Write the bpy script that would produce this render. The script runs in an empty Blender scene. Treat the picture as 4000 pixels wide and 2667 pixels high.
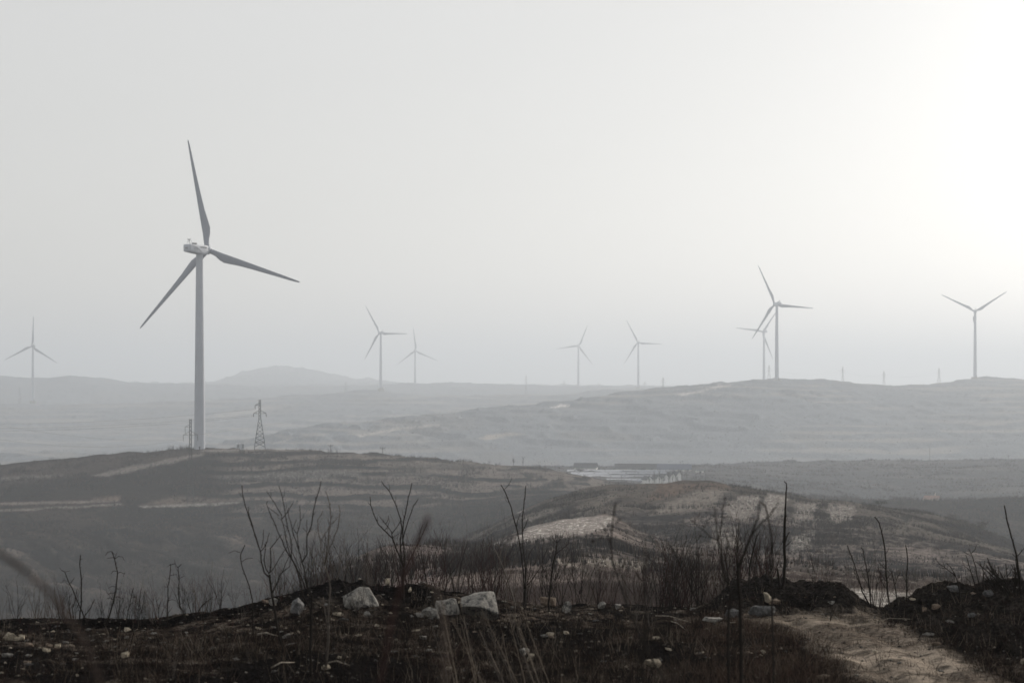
import bpy, bmesh, math, random
import numpy as np
from mathutils import Vector, Matrix
R = math.radians
rng = np.random.default_rng(7)
random.seed(11)
SC = bpy.context.scene
COL = SC.collection

# ------------------------------------------------------------------ camera
FPX, HOR, CZ = 7778.0, 1480.0, 1.7          # focal length in pixels of a 4000 px wide frame, horizon row, eye height
cam_d = bpy.data.cameras.new('camera'); cam = bpy.data.objects.new('camera', cam_d); COL.objects.link(cam)
cam.location = (0, 0, CZ); cam.rotation_euler = (R(90), 0, 0)
cam_d.sensor_width = 36; cam_d.lens = 36 * FPX / 4000
cam_d.shift_y = (HOR - 1333.5) / 4000
cam_d.clip_start = 0.1; cam_d.clip_end = 30000
cam_d.dof.use_dof = True; cam_d.dof.focus_distance = 30; cam_d.dof.aperture_fstop = 5.6
SC.camera = cam

# ------------------------------------------------------------------ light
SUN_AZ, SUN_EL = R(39), R(21)                # azimuth to the right of the view, height above horizon
world = bpy.data.worlds.new('World'); SC.world = world; world.use_nodes = True
nt = world.node_tree; nt.nodes.clear()
wo = nt.nodes.new('ShaderNodeOutputWorld'); bg = nt.nodes.new('ShaderNodeBackground')
sky = nt.nodes.new('ShaderNodeTexSky'); sky.sky_type = 'NISHITA'; sky.sun_disc = False
sky.sun_elevation = SUN_EL; sky.sun_rotation = SUN_AZ
sky.air_density = 1.0; sky.dust_density = 2.0; sky.ozone_density = 1.0
hs = nt.nodes.new('ShaderNodeHueSaturation'); hs.inputs['Saturation'].default_value = 0.24
nt.links.new(sky.outputs[0], hs.inputs['Color']); mxw = nt.nodes.new('ShaderNodeMix'); mxw.data_type = 'RGBA'; mxw.inputs[0].default_value = 0.52   # thin even overcast mixed into the clear sky
mxw.inputs[7].default_value = (7.6, 7.45, 7.2, 1)
nt.links.new(hs.outputs[0], mxw.inputs[6]); nt.links.new(mxw.outputs[2], bg.inputs[0])
bg.inputs[1].default_value = 0.109
nt.links.new(bg.outputs[0], wo.inputs[0])
sd = bpy.data.lights.new('sun', 'SUN'); sun = bpy.data.objects.new('sun', sd); COL.objects.link(sun)
sd.energy = 3.8; sd.angle = R(0.6); sd.color = (1.0, 0.91, 0.80)
sdir = Vector((math.sin(SUN_AZ) * math.cos(SUN_EL), math.cos(SUN_AZ) * math.cos(SUN_EL), math.sin(SUN_EL)))
sun.rotation_euler = sdir.to_track_quat('Z', 'Y').to_euler()
SC.view_settings.view_transform = 'Standard'; SC.view_settings.look = 'None'
SC.view_settings.exposure = 0.0; SC.view_settings.gamma = 1.0; SC.view_settings.use_curve_mapping = False
SC.render.engine = 'CYCLES'
SC.cycles.max_bounces = 4; SC.cycles.diffuse_bounces = 2; SC.cycles.volume_bounces = 1
SC.cycles.use_denoising = True
try: SC.cycles.denoiser = 'OPENIMAGEDENOISE'
except Exception: pass

# ------------------------------------------------------------------ helpers
def tag(o, label=None, cat=None, group=None, kind=None):
    if label: o['label'] = label
    if cat: o['category'] = cat
    if group: o['group'] = group
    if kind: o['kind'] = kind
    return o

def P(x, y, Y):
    return Vector(((x - 2000) / FPX * Y, Y, CZ + (HOR - y) / FPX * Y))

def mat(name, col, rough=0.8, noise=0.0, nscale=5.0, spec=0.3, attr=None, bump=0.0, metal=0.0):
    m = bpy.data.materials.new(name); m.use_nodes = True
    t = m.node_tree; b = t.nodes['Principled BSDF']
    b.inputs['Roughness'].default_value = rough
    b.inputs['Specular IOR Level'].default_value = spec
    b.inputs['Metallic'].default_value = metal
    b.inputs['Base Color'].default_value = (*col, 1)
    src = None
    if attr:
        a = t.nodes.new('ShaderNodeAttribute'); a.attribute_name = attr; src = a.outputs['Color']
    if noise > 0 or bump > 0:
        tc = t.nodes.new('ShaderNodeTexCoord'); n = t.nodes.new('ShaderNodeTexNoise')
        n.inputs['Scale'].default_value = nscale; n.inputs['Detail'].default_value = 6
        n.inputs['Roughness'].default_value = 0.65
        t.links.new(tc.outputs['Object'], n.inputs['Vector'])
        mr = t.nodes.new('ShaderNodeMapRange')
        mr.inputs['From Min'].default_value = 0.3; mr.inputs['From Max'].default_value = 0.7
        mr.inputs['To Min'].default_value = 1 - noise; mr.inputs['To Max'].default_value = 1 + noise
        t.links.new(n.outputs[0], mr.inputs['Value'])
        vm = t.nodes.new('ShaderNodeVectorMath'); vm.operation = 'SCALE'
        if src is not None: t.links.new(src, vm.inputs[0])
        else: vm.inputs[0].default_value = col
        t.links.new(mr.outputs[0], vm.inputs['Scale']); src = vm.outputs[0]
        if bump > 0:
            bp = t.nodes.new('ShaderNodeBump'); bp.inputs['Strength'].default_value = bump
            bp.inputs['Distance'].default_value = 0.02
            t.links.new(n.outputs[0], bp.inputs['Height']); t.links.new(bp.outputs[0], b.inputs['Normal'])
    if src is not None: t.links.new(src, b.inputs['Base Color'])
    return m

class MB:
    def __init__(s): s.v = []; s.f = []; s.sm = []
    def quad(s, a, b, c, d):
        n = len(s.v); s.v += [a, b, c, d]; s.f.append((n, n + 1, n + 2, n + 3))
    def box(s, c, d, M=None):
        n = len(s.v)
        for i in range(8):
            p = Vector((c[0] + d[0] / 2 * (1 if i & 1 else -1), c[1] + d[1] / 2 * (1 if i & 2 else -1), c[2] + d[2] / 2 * (1 if i & 4 else -1)))
            s.v.append(M @ p if M else p)
        for q in ((0, 2, 3, 1), (4, 5, 7, 6), (0, 1, 5, 4), (2, 6, 7, 3), (0, 4, 6, 2), (1, 3, 7, 5)):
            s.f.append(tuple(n + k for k in q))
    def tube(s, pts, rad, seg=5, cap=True):
        pts = [Vector(p) for p in pts]
        if not hasattr(rad, '__len__'): rad = [rad] * len(pts)
        n0 = len(s.v); N = len(pts)
        up = Vector((0.13, 0.97, 0.21)).normalized()
        for i, p in enumerate(pts):
            t = (pts[min(i + 1, N - 1)] - pts[max(i - 1, 0)])
            if t.length < 1e-9: t = Vector((0, 0, 1))
            t.normalize()
            a = t.cross(up)
            if a.length < 1e-3: a = t.cross(Vector((1, 0, 0)))
            a.normalize(); b = t.cross(a)
            for k in range(seg):
                an = 2 * math.pi * k / seg
                s.v.append(p + (a * math.cos(an) + b * math.sin(an)) * rad[i])
        for i in range(N - 1):
            for k in range(seg):
                k2 = (k + 1) % seg
                s.f.append((n0 + i * seg + k, n0 + i * seg + k2, n0 + (i + 1) * seg + k2, n0 + (i + 1) * seg + k))
        if cap:
            s.f.append(tuple(n0 + k for k in range(seg))[::-1])
            s.f.append(tuple(n0 + (N - 1) * seg + k for k in range(seg)))
    def cone(s, a, b, r, seg=3):
        s.tube([a, b], [r, r * 0.1], seg)
    def build(s, name, m, parent=None, smooth=False):
        me = bpy.data.meshes.new(name)
        me.from_pydata([tuple(v) for v in s.v], [], s.f); me.update()
        if smooth: me.polygons.foreach_set('use_smooth', [True] * len(me.polygons))
        if m: me.materials.append(m)
        o = bpy.data.objects.new(name, me); COL.objects.link(o)
        if parent: o.parent = parent
        return o

def empty(name, loc, rz=0.0):
    o = bpy.data.objects.new(name, None); COL.objects.link(o)
    o.location = loc; o.rotation_euler = (0, 0, rz); o.empty_display_size = 0.2
    return o

def np_mesh(name, V, F, m, colors=None, smooth=False, parent=None):
    """V (n,3), F (k,3|4) numpy arrays, colors per vertex (n,3)"""
    me = bpy.data.meshes.new(name)
    V = np.ascontiguousarray(V, dtype=np.float32); F = np.ascontiguousarray(F, dtype=np.int32)
    k, w = F.shape
    me.vertices.add(len(V)); me.vertices.foreach_set('co', V.ravel())
    me.loops.add(k * w); me.loops.foreach_set('vertex_index', F.ravel())
    me.polygons.add(k)
    me.polygons.foreach_set('loop_start', np.arange(0, k * w, w, dtype=np.int32))
    me.polygons.foreach_set('loop_total', np.full(k, w, dtype=np.int32))
    if smooth: me.polygons.foreach_set('use_smooth', np.ones(k, dtype=bool))
    me.update(calc_edges=True)
    if colors is not None:
        for nm, c in colors.items():
            a = me.color_attributes.new(nm, 'FLOAT_COLOR', 'POINT')
            cc = np.ones((len(V), 4), dtype=np.float32); cc[:, :3] = c
            a.data.foreach_set('color', cc.ravel())
    me.materials.append(m)
    o = bpy.data.objects.new(name, me); COL.objects.link(o)
    if parent: o.parent = parent
    return o

# value noise ------------------------------------------------------
def _h(ix, iy, seed):
    n = (ix.astype(np.int64) * 374761393 + iy.astype(np.int64) * 668265263 + seed * 974711) & 0xffffffff
    n = ((n ^ (n >> 13)) * 1274126177) & 0xffffffff
    n = (n ^ (n >> 16)) & 0xffff
    return n / 65535.0
def vn(x, y, seed=0):
    ix = np.floor(x); iy = np.floor(y); fx = x - ix; fy = y - iy
    fx = fx * fx * fx * (fx * (fx * 6 - 15) + 10); fy = fy * fy * fy * (fy * (fy * 6 - 15) + 10)
    a = _h(ix, iy, seed); b = _h(ix + 1, iy, seed); c = _h(ix, iy + 1, seed); d = _h(ix + 1, iy + 1, seed)
    return (a + (b - a) * fx) * (1 - fy) + (c + (d - c) * fx) * fy
def fbm(x, y, o=4, seed=0):
    s = 0; a = 0.5; t = 0
    for i in range(o):
        s = s + a * vn(x, y, seed + i * 17); t += a
        x = x * 2.03 + 11.7; y = y * 2.03 + 5.3; a *= 0.5
    return s / t
def sst(a, b, x):
    t = np.clip((x - a) / (b - a), 0, 1); return t * t * (3 - 2 * t)

# ------------------------------------------------------------------ terrain
# every row: a line running across the land: distance (m) and picture row it is seen at, both as {x: value}
# (ridges, valley bottoms and the feet of slopes, nearest first)
def L(Y, y): return (Y, y)
LINES = [
 ('near', {0: -8}, None), ('near1', {0: 1.0}, None), ('near2', {0: 8.0}, None),
 ('foot', {0: 11.2, 2700: 12.5, 2800: 14.2, 3400: 14.2, 3500: 13.7, 3700: 12.9, 4000: 11.6, 4300: 10.2}, None),
 ('crest', {0: 15.5, 2700: 15.6, 2900: 15.9, 3400: 15.6, 3700: 14.8, 4000: 13.9, 4300: 13.0},
  {-400: 2430, 0: 2433, 300: 2433, 600: 2430, 800: 2402, 1000: 2362, 1150: 2322, 1250: 2298, 1400: 2296, 1600: 2304, 1750: 2324, 1900: 2348, 2100: 2372, 2300: 2375,
   2600: 2385, 2700: 2384, 2800: 2352, 2860: 2300, 2950: 2272, 3060: 2285, 3150: 2306, 3220: 2298, 3285: 2300, 3340: 2345, 3390: 2388, 3450: 2386, 3520: 2350, 3600: 2328, 3680: 2304, 3800: 2300, 3900: 2308, 4000: 2320, 4400: 2330}),
 ('back', {0: 24}, {0: 2560, 800: 2560, 1200: 2470, 1500: 2470, 2600: 2480, 2800: 2470, 3300: 2440, 4400: 2440}),
 ('v1', {0: 60}, {0: 2720, 800: 2700, 1200: 2520, 1500: 2425, 2300: 2410, 3000: 2410, 3300: 2408, 4400: 2405}),
 ('m1', {0: 105, 2600: 105, 3300: 80, 4400: 70}, {0: 2710, 800: 2620, 1100: 2440, 1300: 2350, 1500: 2290, 1800: 2270, 2300: 2245, 2600: 2290, 3000: 2300, 3300: 2330, 4400: 2330}),
 ('spur', {0: 150, 1300: 150, 2000: 195, 2300: 225, 2700: 180, 3300: 120, 4000: 105},
  {0: 2700, 800: 2520, 1000: 2400, 1150: 2320, 1250: 2262, 1370: 2192, 1500: 2142, 1600: 2132, 1700: 2128, 1850: 2130, 1940: 2122, 1990: 2095, 2060: 2068, 2150: 2048, 2260: 2027, 2340: 2020, 2400: 2026, 2480: 2075,
   2600: 2120, 2700: 2145, 3000: 2185, 3200: 2215, 3400: 2238, 3600: 2262, 3700: 2274, 4000: 2292, 4400: 2300}),
 ('va', {0: 260, 2400: 270, 2700: 235, 3300: 190, 4000: 170},
  {0: 2660, 1000: 2560, 1400: 2400, 1700: 2250, 1850: 2185, 2000: 2140, 2200: 2085, 2350: 2065, 2500: 2120, 2700: 2175, 3000: 2215, 3200: 2260, 3600: 2330, 4400: 2340}),
 ('knoll', {0: 385},
  {0: 2600, 1000: 2460, 1300: 2300, 1600: 2180, 1800: 2112, 1900: 2070, 2000: 2012, 2060: 1985, 2150: 1948, 2250: 1922, 2400: 1895, 2600: 1885, 2780: 1884, 2850: 1894, 2920: 1906, 3000: 1920, 3080: 1932, 3160: 1950,
   3300: 1960, 3400: 1968, 3500: 1984, 3600: 2008, 3700: 2030, 3800: 2058, 3900: 2095, 4000: 2130, 4400: 2250}),
 ('v2', {0: 455}, {0: 2440, 1000: 2430, 1500: 2300, 1900: 2150, 2200: 2060, 2500: 2000, 3000: 2030, 3500: 2090, 4000: 2200, 4400: 2260}),
 ('m2', {0: 560}, {0: 2095, 500: 2110, 1000: 2110, 1500: 2060, 1900: 2000, 2200: 1955, 2500: 1945, 3000: 1990, 3500: 2040, 4000: 2080, 4400: 2080}),
 ('hill', {0: 693, 2400: 693, 3000: 640, 4400: 640},
  {0: 1818, 200: 1795, 400: 1773, 600: 1758, 783: 1751, 1000: 1744, 1200: 1754, 1400: 1766, 1600: 1781, 1900: 1805, 2100: 1828, 2200: 1842, 2300: 1862, 2400: 1884, 2500: 1900, 2700: 1920, 3000: 1950, 3300: 1962, 3500: 1962, 3640: 1966,
   3800: 1964, 3900: 1956, 4000: 1952, 4400: 1940}),
 ('v3', {0: 800}, {0: 1930, 1000: 1870, 1800: 1880, 2200: 1890, 2800: 1890, 3200: 1930, 3500: 1962, 3700: 1966, 3900: 1945, 4400: 1930}),
 ('p3', {0: 945}, {0: 1920, 1000: 1850, 2000: 1830, 2200: 1829, 2800: 1829, 3100: 1860, 4400: 1870}),
 ('ridge', {0: 1100}, {0: 1860, 1000: 1840, 2000: 1822, 2600: 1820, 2800: 1816, 2900: 1811, 3000: 1806, 3200: 1801, 3400: 1798, 3700: 1794, 4400: 1795}),
 ('v4', {0: 1250}, {0: 1880, 1000: 1860, 2000: 1850, 3000: 1840, 4400: 1830}),
 ('bighill', {0: 1500, 1000: 1500, 1700: 1600, 2400: 1750, 3028: 1862, 3500: 2000, 3812: 2147, 4400: 2200},
  {0: 1800, 400: 1790, 800: 1762, 1000: 1722, 1100: 1695, 1300: 1667, 1500: 1646, 1700: 1634, 1900: 1610, 2200: 1578, 2400: 1547, 2600: 1526, 2800: 1500, 2900: 1493, 2960: 1484, 3028: 1482, 3100: 1484, 3200: 1489, 3300: 1491,
   3350: 1494, 3420: 1508, 3500: 1506, 3600: 1500, 3700: 1489, 3812: 1477, 3900: 1478, 4000: 1482, 4400: 1480}),
 ('v5', {0: 1900, 1700: 1950, 3028: 2150, 4400: 2400}, {0: 1770, 800: 1750, 1300: 1690, 1900: 1630, 2400: 1570, 3000: 1515, 4400: 1515}),
 ('farridge', {0: 2592}, {-400: 1580, 0: 1577, 130: 1579, 200: 1584, 400: 1578, 600: 1566, 800: 1559, 1000: 1555, 1200: 1545, 1400: 1531, 1483: 1529, 1600: 1540, 1800: 1548, 2000: 1543, 2200: 1536, 2400: 1526, 2600: 1518, 2800: 1520, 4400: 1520}),
 ('v6', {0: 2950}, {0: 1590, 1000: 1575, 1500: 1550, 2000: 1552, 2400: 1535, 4400: 1528}),
 ('far2', {0: 3420}, {-400: 1480, 0: 1471, 150: 1478, 280: 1466, 400: 1478, 500: 1498, 620: 1502, 800: 1504, 1000: 1512, 1300: 1515, 1450: 1506, 1600: 1505, 1750: 1499, 2000: 1507, 2060: 1506, 2200: 1514, 2330: 1512, 2490: 1516, 2700: 1519, 3000: 1514, 4400: 1514}),
 ('v7', {0: 4000}, {0: 1500, 4400: 1522}),
 ('peak', {0: 5000}, {-400: 1490, 0: 1488, 400: 1492, 600: 1500, 760: 1502, 840: 1492, 920: 1463, 1000: 1444, 1090: 1430, 1190: 1440, 1290: 1460, 1390: 1484, 1440: 1480, 1500: 1490, 1600: 1501, 1800: 1504, 2500: 1514, 4400: 1516}),
 ('v8', {0: 6500}, {0: 1512}), ('end', {0: 12000}, {0: 1502}),
]
rows = np.concatenate([[-8, -4, -1], np.arange(1, 9, 0.5), np.arange(9, 10.6, 0.1), np.arange(10.6, 14.4, 0.018), np.arange(14.4, 17.2, 0.025), np.arange(17.2, 30, 0.5),
    np.linspace(30, 70, 50), np.linspace(70, 280, 230)[1:], np.linspace(280, 400, 130)[1:], np.linspace(400, 460, 12)[1:], np.linspace(460, 710, 260)[1:],
    np.linspace(710, 1120, 110)[1:], np.linspace(1120, 1260, 8)[1:], np.linspace(1260, 2200, 230)[1:], np.linspace(2200, 2620, 60)[1:], np.linspace(2620, 3450, 60)[1:],
    np.linspace(3450, 5050, 40)[1:], np.linspace(5100, 12000, 14)])
uin = np.linspace(-0.30, 0.30, 1130)
nex = 26
sx = (np.arange(1, nex + 1) / nex) ** 1.5
uu = np.concatenate([np.full(nex, -0.30), uin, np.full(nex, 0.30)])
ss = np.concatenate([-sx[::-1], np.zeros(len(uin)), sx])
ncol, nrow = len(uu), len(rows)
def ev(d, x):
    ks = sorted(d); v = np.interp(x, ks, [d[k] for k in ks]); return v
xs = 2000 + FPX * uu
def smooth(v, k=9):
    w = np.hanning(k + 2)[1:-1]; w /= w.sum()
    return np.convolve(np.pad(v, k // 2, mode='edge'), w, mode='valid')
KY, KZ = [], []
for nm, Yd, yd in LINES:
    Yv = ev(Yd, xs)
    if yd is None:
        if nm == 'foot': Zv = np.interp(xs, [0, 1000, 2000, 4400], [0.0, 0.03, 0.01, 0.0])
        else: Zv = np.zeros_like(xs)
    else:
        yv = smooth(ev(yd, xs), 7 if nm == 'crest' else 15)
        Zv = CZ + (HOR - yv) / FPX * Yv
    KY.append(Yv); KZ.append(Zv)
KY = np.array(KY); KZ = np.array(KZ)
GZ = np.zeros((nrow, ncol)); LAY = np.zeros((nrow, ncol))
for j in range(ncol):
    ky = KY[:, j]
    i = np.clip(np.searchsorted(ky, rows, side='right') - 1, 0, len(ky) - 2)
    t = np.clip((rows - ky[i]) / (ky[i + 1] - ky[i]), 0, 1)
    ts = t * t * (3 - 2 * t)
    tt = t * 0.45 + ts * 0.55
    GZ[:, j] = KZ[i, j] + (KZ[i + 1, j] - KZ[i, j]) * tt
    LAY[:, j] = i + t
GY = np.repeat(rows[:, None], ncol, 1)
GX = uu[None, :] * np.maximum(GY, 1.0) + ss[None, :] * np.minimum(5 + np.maximum(GY, 0) * 1.0, 700)
# relief
D = np.maximum(GY, 1)
near = 1 - sst(17, 30, GY)
far = sst(25, 120, GY)
clod = (fbm(GX * 3, GY * 3, 4, 1) - 0.5) * 0.07 + (fbm(GX * 14, GY * 14, 3, 2) - 0.5) * 0.030
PX0 = 2000 + FPX * GX / D
moundm = sst(2760, 2880, PX0) * (LAY > 3.15) * (LAY < 5.5)
leftm = sst(1050, 1250, PX0) * (1 - sst(1650, 1800, PX0)) * sst(13.6, 14.4, GY)
pathm_y = (HOR + (CZ - GZ) / D * FPX)
def polymask(px, py, poly, soft=8.0):
    """signed distance style soft mask of a polygon in (px, py)"""
    inside = np.zeros(px.shape, bool); n = len(poly); dmin = np.full(px.shape, 1e9)
    for k in range(n):
        x1, y1 = poly[k]; x2, y2 = poly[(k + 1) % n]
        c = ((y1 > py) != (y2 > py))
        with np.errstate(divide='ignore', invalid='ignore'):
            xi = (x2 - x1) * (py - y1) / (y2 - y1 + 1e-12) + x1
        inside ^= (c & (px < xi))
        dx, dy = x2 - x1, y2 - y1; L2 = dx * dx + dy * dy
        t = np.clip(((px - x1) * dx + (py - y1) * dy) / L2, 0, 1)
        dmin = np.minimum(dmin, np.hypot(px - x1 - t * dx, py - y1 - t * dy))
    s = np.where(inside, dmin, -dmin)
    return np.clip(s / soft * 0.5 + 0.5, 0, 1)
nearsel = slice(0, int(np.searchsorted(rows, 17.0)))
PATH = np.zeros_like(GZ)
wob = (fbm(GX[nearsel] * 4, GY[nearsel] * 2.5, 3, 9) - 0.5) * 150
PATH[nearsel] = polymask(PX0[nearsel] + wob, pathm_y[nearsel] + wob * 0.25,
    [(2860, 2402), (3120, 2396), (3400, 2410), (3500, 2446), (3620, 2498), (3720, 2548), (3830, 2606), (3990, 2720), (4250, 3200), (3800, 3200), (3470, 2720), (3300, 2610), (3190, 2530), (3060, 2460), (2880, 2425)], 26)
amp_n = 1 + 2.2 * moundm + 1.6 * leftm - 0.88 * PATH
GZ = GZ + near * clod * amp_n
rut = np.zeros_like(GZ)
for c0 in (0.3, 0.74):
    xl = np.interp(pathm_y, [2400, 2450, 2530, 2610, 2720], [2900, 3010, 3150, 3260, 3440]); xr = np.interp(pathm_y, [2400, 2450, 2530, 2610, 2720], [3400, 3500, 3700, 3830, 3990])
    rut += np.exp(-(((PX0 - xl) / (xr - xl) - c0) / .09) ** 2)
GZ = GZ - near * PATH * rut * 0.028
GZ = GZ + near * PATH * ((fbm(GX * 6, GY * 3, 3, 21) - 0.5) * 0.010)
big = (fbm(GX / 9, GY / 9, 4, 5) - 0.5)
GZ = GZ + far * big * np.interp(GY, [30, 200, 400, 700, 1500, 3500, 6000], [0.6, 1.6, 2.0, 2.4, 2.0, 3.5, 9]) * 0.9
farb = (fbm(GX / 60, GY / 60, 3, 6) - 0.5)
GZ = GZ + sst(800, 1500, GY) * farb * np.interp(GY, [800, 1500, 3500, 6000], [0, 6, 10, 20])
# gullies running down the wind turbine's hill and the big hill behind
al = (GX * 0.62 - GY * 0.78); ac = (GX * 0.78 + GY * 0.62)
warp = fbm(GX / 30, GY / 30, 3, 8) * 14
g = fbm((ac + warp) / 10.5, al / 60.0, 4, 12)
gul = (1 - np.abs(g - 0.5) * 4)
gm = sst(430, 460, GY) * (1 - sst(560, 600, GY)) * (1 - 0.75 * sst(1300, 1900, PX0))
GZ = GZ + gm * gul * 2.3
g2 = fbm((GX * 0.86 + GY * 0.4 + warp * 3) / 55.0, (GX * 0.4 - GY * 0.86) / 330.0, 3, 33)
GZ = GZ + sst(1260, 1450, GY) * (1 - sst(1700, 2000, GY)) * (1 - np.abs(g2 - 0.5) * 4) * 4
# terraces
def terrace(Z, h, flat, ph):
    q = Z / h + ph; n = np.floor(q); f = q - n
    f2 = np.where(f < flat, f * 0.3, flat * 0.3 + (f - flat) * (1 - flat * 0.3) / (1 - flat))
    return (n + f2 - ph) * h, f
PY0 = HOR + (CZ - GZ) / D * FPX
tm = sst(575, 610, GY) * (1 - sst(705, 720, GY)) * (0.25 + 0.75 * sst(700, 1000, PX0)) * (1 - sst(2350, 2450, PX0))
ph = fbm(GX / 34, GY / 34, 3, 40) * 1.9
ZT, F1 = terrace(GZ, 2.1, 0.55, ph)
GZ = GZ + tm * (ZT - GZ)
tb = sst(1300, 1380, GY) * (1 - sst(2700, 2800, GY))
ZT2, F2 = terrace(GZ, 5.0, 0.5, fbm(GX / 90, GY / 90, 2, 41) * 1.2)
GZ = GZ + tb * 0.8 * (ZT2 - GZ)
PY0 = HOR + (CZ - GZ) / D * FPX
vis = np.zeros_like(GZ, bool); run = np.full(ncol, 1e9)
for i in range(nrow):
    if rows[i] < 1: continue
    vis[i] = PY0[i] <= run + 1.5
    run = np.minimum(run, PY0[i])
# ---- base colours (albedo) ------------------------------------------------
def C(*c): return np.array(c)
A = np.zeros(GZ.shape + (3,))
def lay(mask, col):
    global A
    A = A * (1 - mask[..., None]) + np.array(col) * mask[..., None]
n1 = fbm(GX * 0.9, GY * 0.9, 4, 50); n2 = fbm(GX / 7, GY / 7, 4, 51); n3 = fbm(GX / 30, GY / 30, 4, 52)
n4 = fbm(GX * 7, GY * 7, 3, 53)
A[:] = (0.060, 0.050, 0.044)
nearb = (GY < 22) * 1.0
lay(nearb, (0.012, 0.011, 0.011))
lay(nearb * sst(0.46, 0.60, n1) * sst(0.35, 0.6, n4) * 0.85, (0.075, 0.060, 0.050))
lay(nearb * sst(0.60, 0.72, n4) * sst(0.4, 0.6, n1) * 0.7, (0.15, 0.13, 0.11))
ns = nearsel
pt = np.zeros_like(GZ)
pt[ns] = polymask(PX0[ns], PY0[ns], [(660, 2510), (840, 2490), (960, 2505), (930, 2545), (760, 2560), (640, 2545)], 25)
lay(pt * sst(0.3, 0.6, n4), (0.10, 0.088, 0.075))
pt[ns] = polymask(PX0[ns], PY0[ns], [(2700, 2420), (3000, 2430), (3120, 2540), (3230, 2667), (2850, 2667), (2800, 2560)], 60)
lay(pt * 0.7 * sst(0.3, 0.6, n4), (0.085, 0.062, 0.048))
lay(nearb * np.clip(moundm, 0, 1) * (GY > 12) * (1 - PATH) * .85, (0.026, 0.023, 0.021))
pm = PATH * (1 - 0.8 * sst(0.50, 0.62, n1) * sst(0.3, 0.5, n4))
lay(pm * (0.35 + 0.65 * sst(.3, .5, n4)), (0.235, 0.20, 0.165))
# burnt brush behind the crest, brown slopes
mid = sst(22, 40, GY) * (1 - sst(300, 360, GY))
lay(mid * sst(0.35, 0.65, n2) * 0.9, (0.165, 0.135, 0.12))
lay(mid * sst(.5, .62, n1) * .5, (.24, .20, .18))
lay(mid * sst(0.55, 0.7, n3) * 0.8, (0.045, 0.042, 0.042))
WH = np.zeros_like(GZ)          # amount of white straw and stubble lying in rows
def field(poly, y0, y1, col, w=0.0, soft=8, a=1.0):
    global WH
    i0, i1 = np.searchsorted(rows, y0), np.searchsorted(rows, y1)
    sl = slice(i0, i1)
    m = np.zeros_like(GZ); wv = (n2[sl] - 0.5) * 26 + (n1[sl] - .5) * 20
    m[sl] = polymask(PX0[sl] + wv, PY0[sl] + wv * 0.3, poly, soft) * a
    lay(m, col)
    WH = WH * (1 - m) + w * m
# fields on the near spur
field([(1380, 2190), (1520, 2135), (1700, 2120), (1760, 2150), (1740, 2210), (1700, 2300), (1500, 2330), (1440, 2250)], 60, 170, (0.17, 0.135, 0.125), 0.25, 14)
field([(1975, 2135), (2060, 2060), (2150, 2040), (2260, 2018), (2395, 2015), (2400, 2050), (2300, 2085), (2180, 2098), (2060, 2120)], 120, 240, (0.25, 0.22, 0.20), 1.0, 5)
field([(1880, 2124), (1980, 2112), (1980, 2126), (1880, 2138)], 120, 240, (0.3, 0.28, 0.26), 0.7, 5)
field([(2740, 2205), (3100, 2190), (3400, 2232), (3800, 2275), (4000, 2290), (4100, 2340), (3500, 2400), (3300, 2400), (2900, 2330), (2700, 2260)], 50, 135, (0.10, 0.082, 0.07), 0.30, 12)
field([(3190, 2296), (3330, 2300), (3600, 2320), (3640, 2345), (3480, 2420), (3380, 2420), (3300, 2350)], 30, 110, (0.20, 0.185, 0.17), 1.0, 8)
field([(3130, 2150), (3200, 2150), (3240, 2175), (3150, 2185)], 60, 180, (0.14, 0.12, 0.11), 0.7, 6)
field([(2240, 2180), (2400, 2178), (2560, 2200), (2500, 2225), (2300, 2205)], 90, 200, (0.16, 0.14, 0.12), 0.45, 8)
# zigzag footpath
field([(2150, 2140), (2160, 2138), (2155, 2160), (2200, 2190), (2300, 2225), (2296, 2232), (2190, 2200), (2140, 2165)], 90, 230, (0.24, 0.21, 0.18), 0.2, 3)
# knoll fields
kn = sst(280, 300, GY) * (1 - sst(395, 420, GY))
lay(kn * sst(0.38, 0.62, n3) * 0.9, (0.13, 0.11, 0.093))
lay(kn * (1 - sst(0.3, 0.46, n3)) * 0.9, (0.042, 0.040, 0.042))
field([(2560, 1884), (2840, 1888), (2870, 1908), (2720, 1910), (2640, 1935), (2520, 1960), (2560, 1910)], 280, 400, (0.15, 0.105, 0.078), 0.0, 8)
field([(2875, 1895), (2990, 1915), (3010, 1935), (2890, 1935)], 280, 400, (0.10, 0.076, 0.058), 0.0, 8)
field([(2740, 1916), (2835, 1914), (2790, 1980), (2660, 2000), (2540, 2010), (2600, 1965)], 260, 400, (0.19, 0.165, 0.14), 0.15, 8)
field([(2885, 1938), (2975, 1934), (2960, 1975), (2920, 2030), (2850, 2025), (2830, 1985)], 260, 400, (0.17, 0.148, 0.13), 0.6, 6)
field([(3000, 1925), (3080, 1938), (3060, 2000), (3020, 2030), (2960, 2025), (2980, 1980)], 260, 400, (0.17, 0.148, 0.13), 0.75, 6)
field([(3110, 1962), (3200, 1964), (3180, 2035), (3110, 2040), (3100, 2000)], 240, 400, (0.17, 0.148, 0.13), 0.5, 6)
field([(3240, 1966), (3340, 1976), (3330, 2040), (3250, 2048), (3230, 2000)], 240, 400, (0.17, 0.148, 0.13), 0.6, 6)
field([(3090, 2100), (3180, 2070), (3170, 2140), (3090, 2155)], 180, 330, (0.14, 0.125, 0.11), 0.55, 6)
field([(2780, 2060), (2900, 2055), (2900, 2150), (2780, 2150)], 180, 330, (0.2, 0.175, 0.15), 0.15, 12)
field([(2180, 2040), (2260, 1970), (2330, 1945), (2420, 1925), (2400, 1950), (2330, 1985), (2250, 2035)], 250, 400, (0.14, 0.12, 0.10), 0.15, 8)
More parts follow.
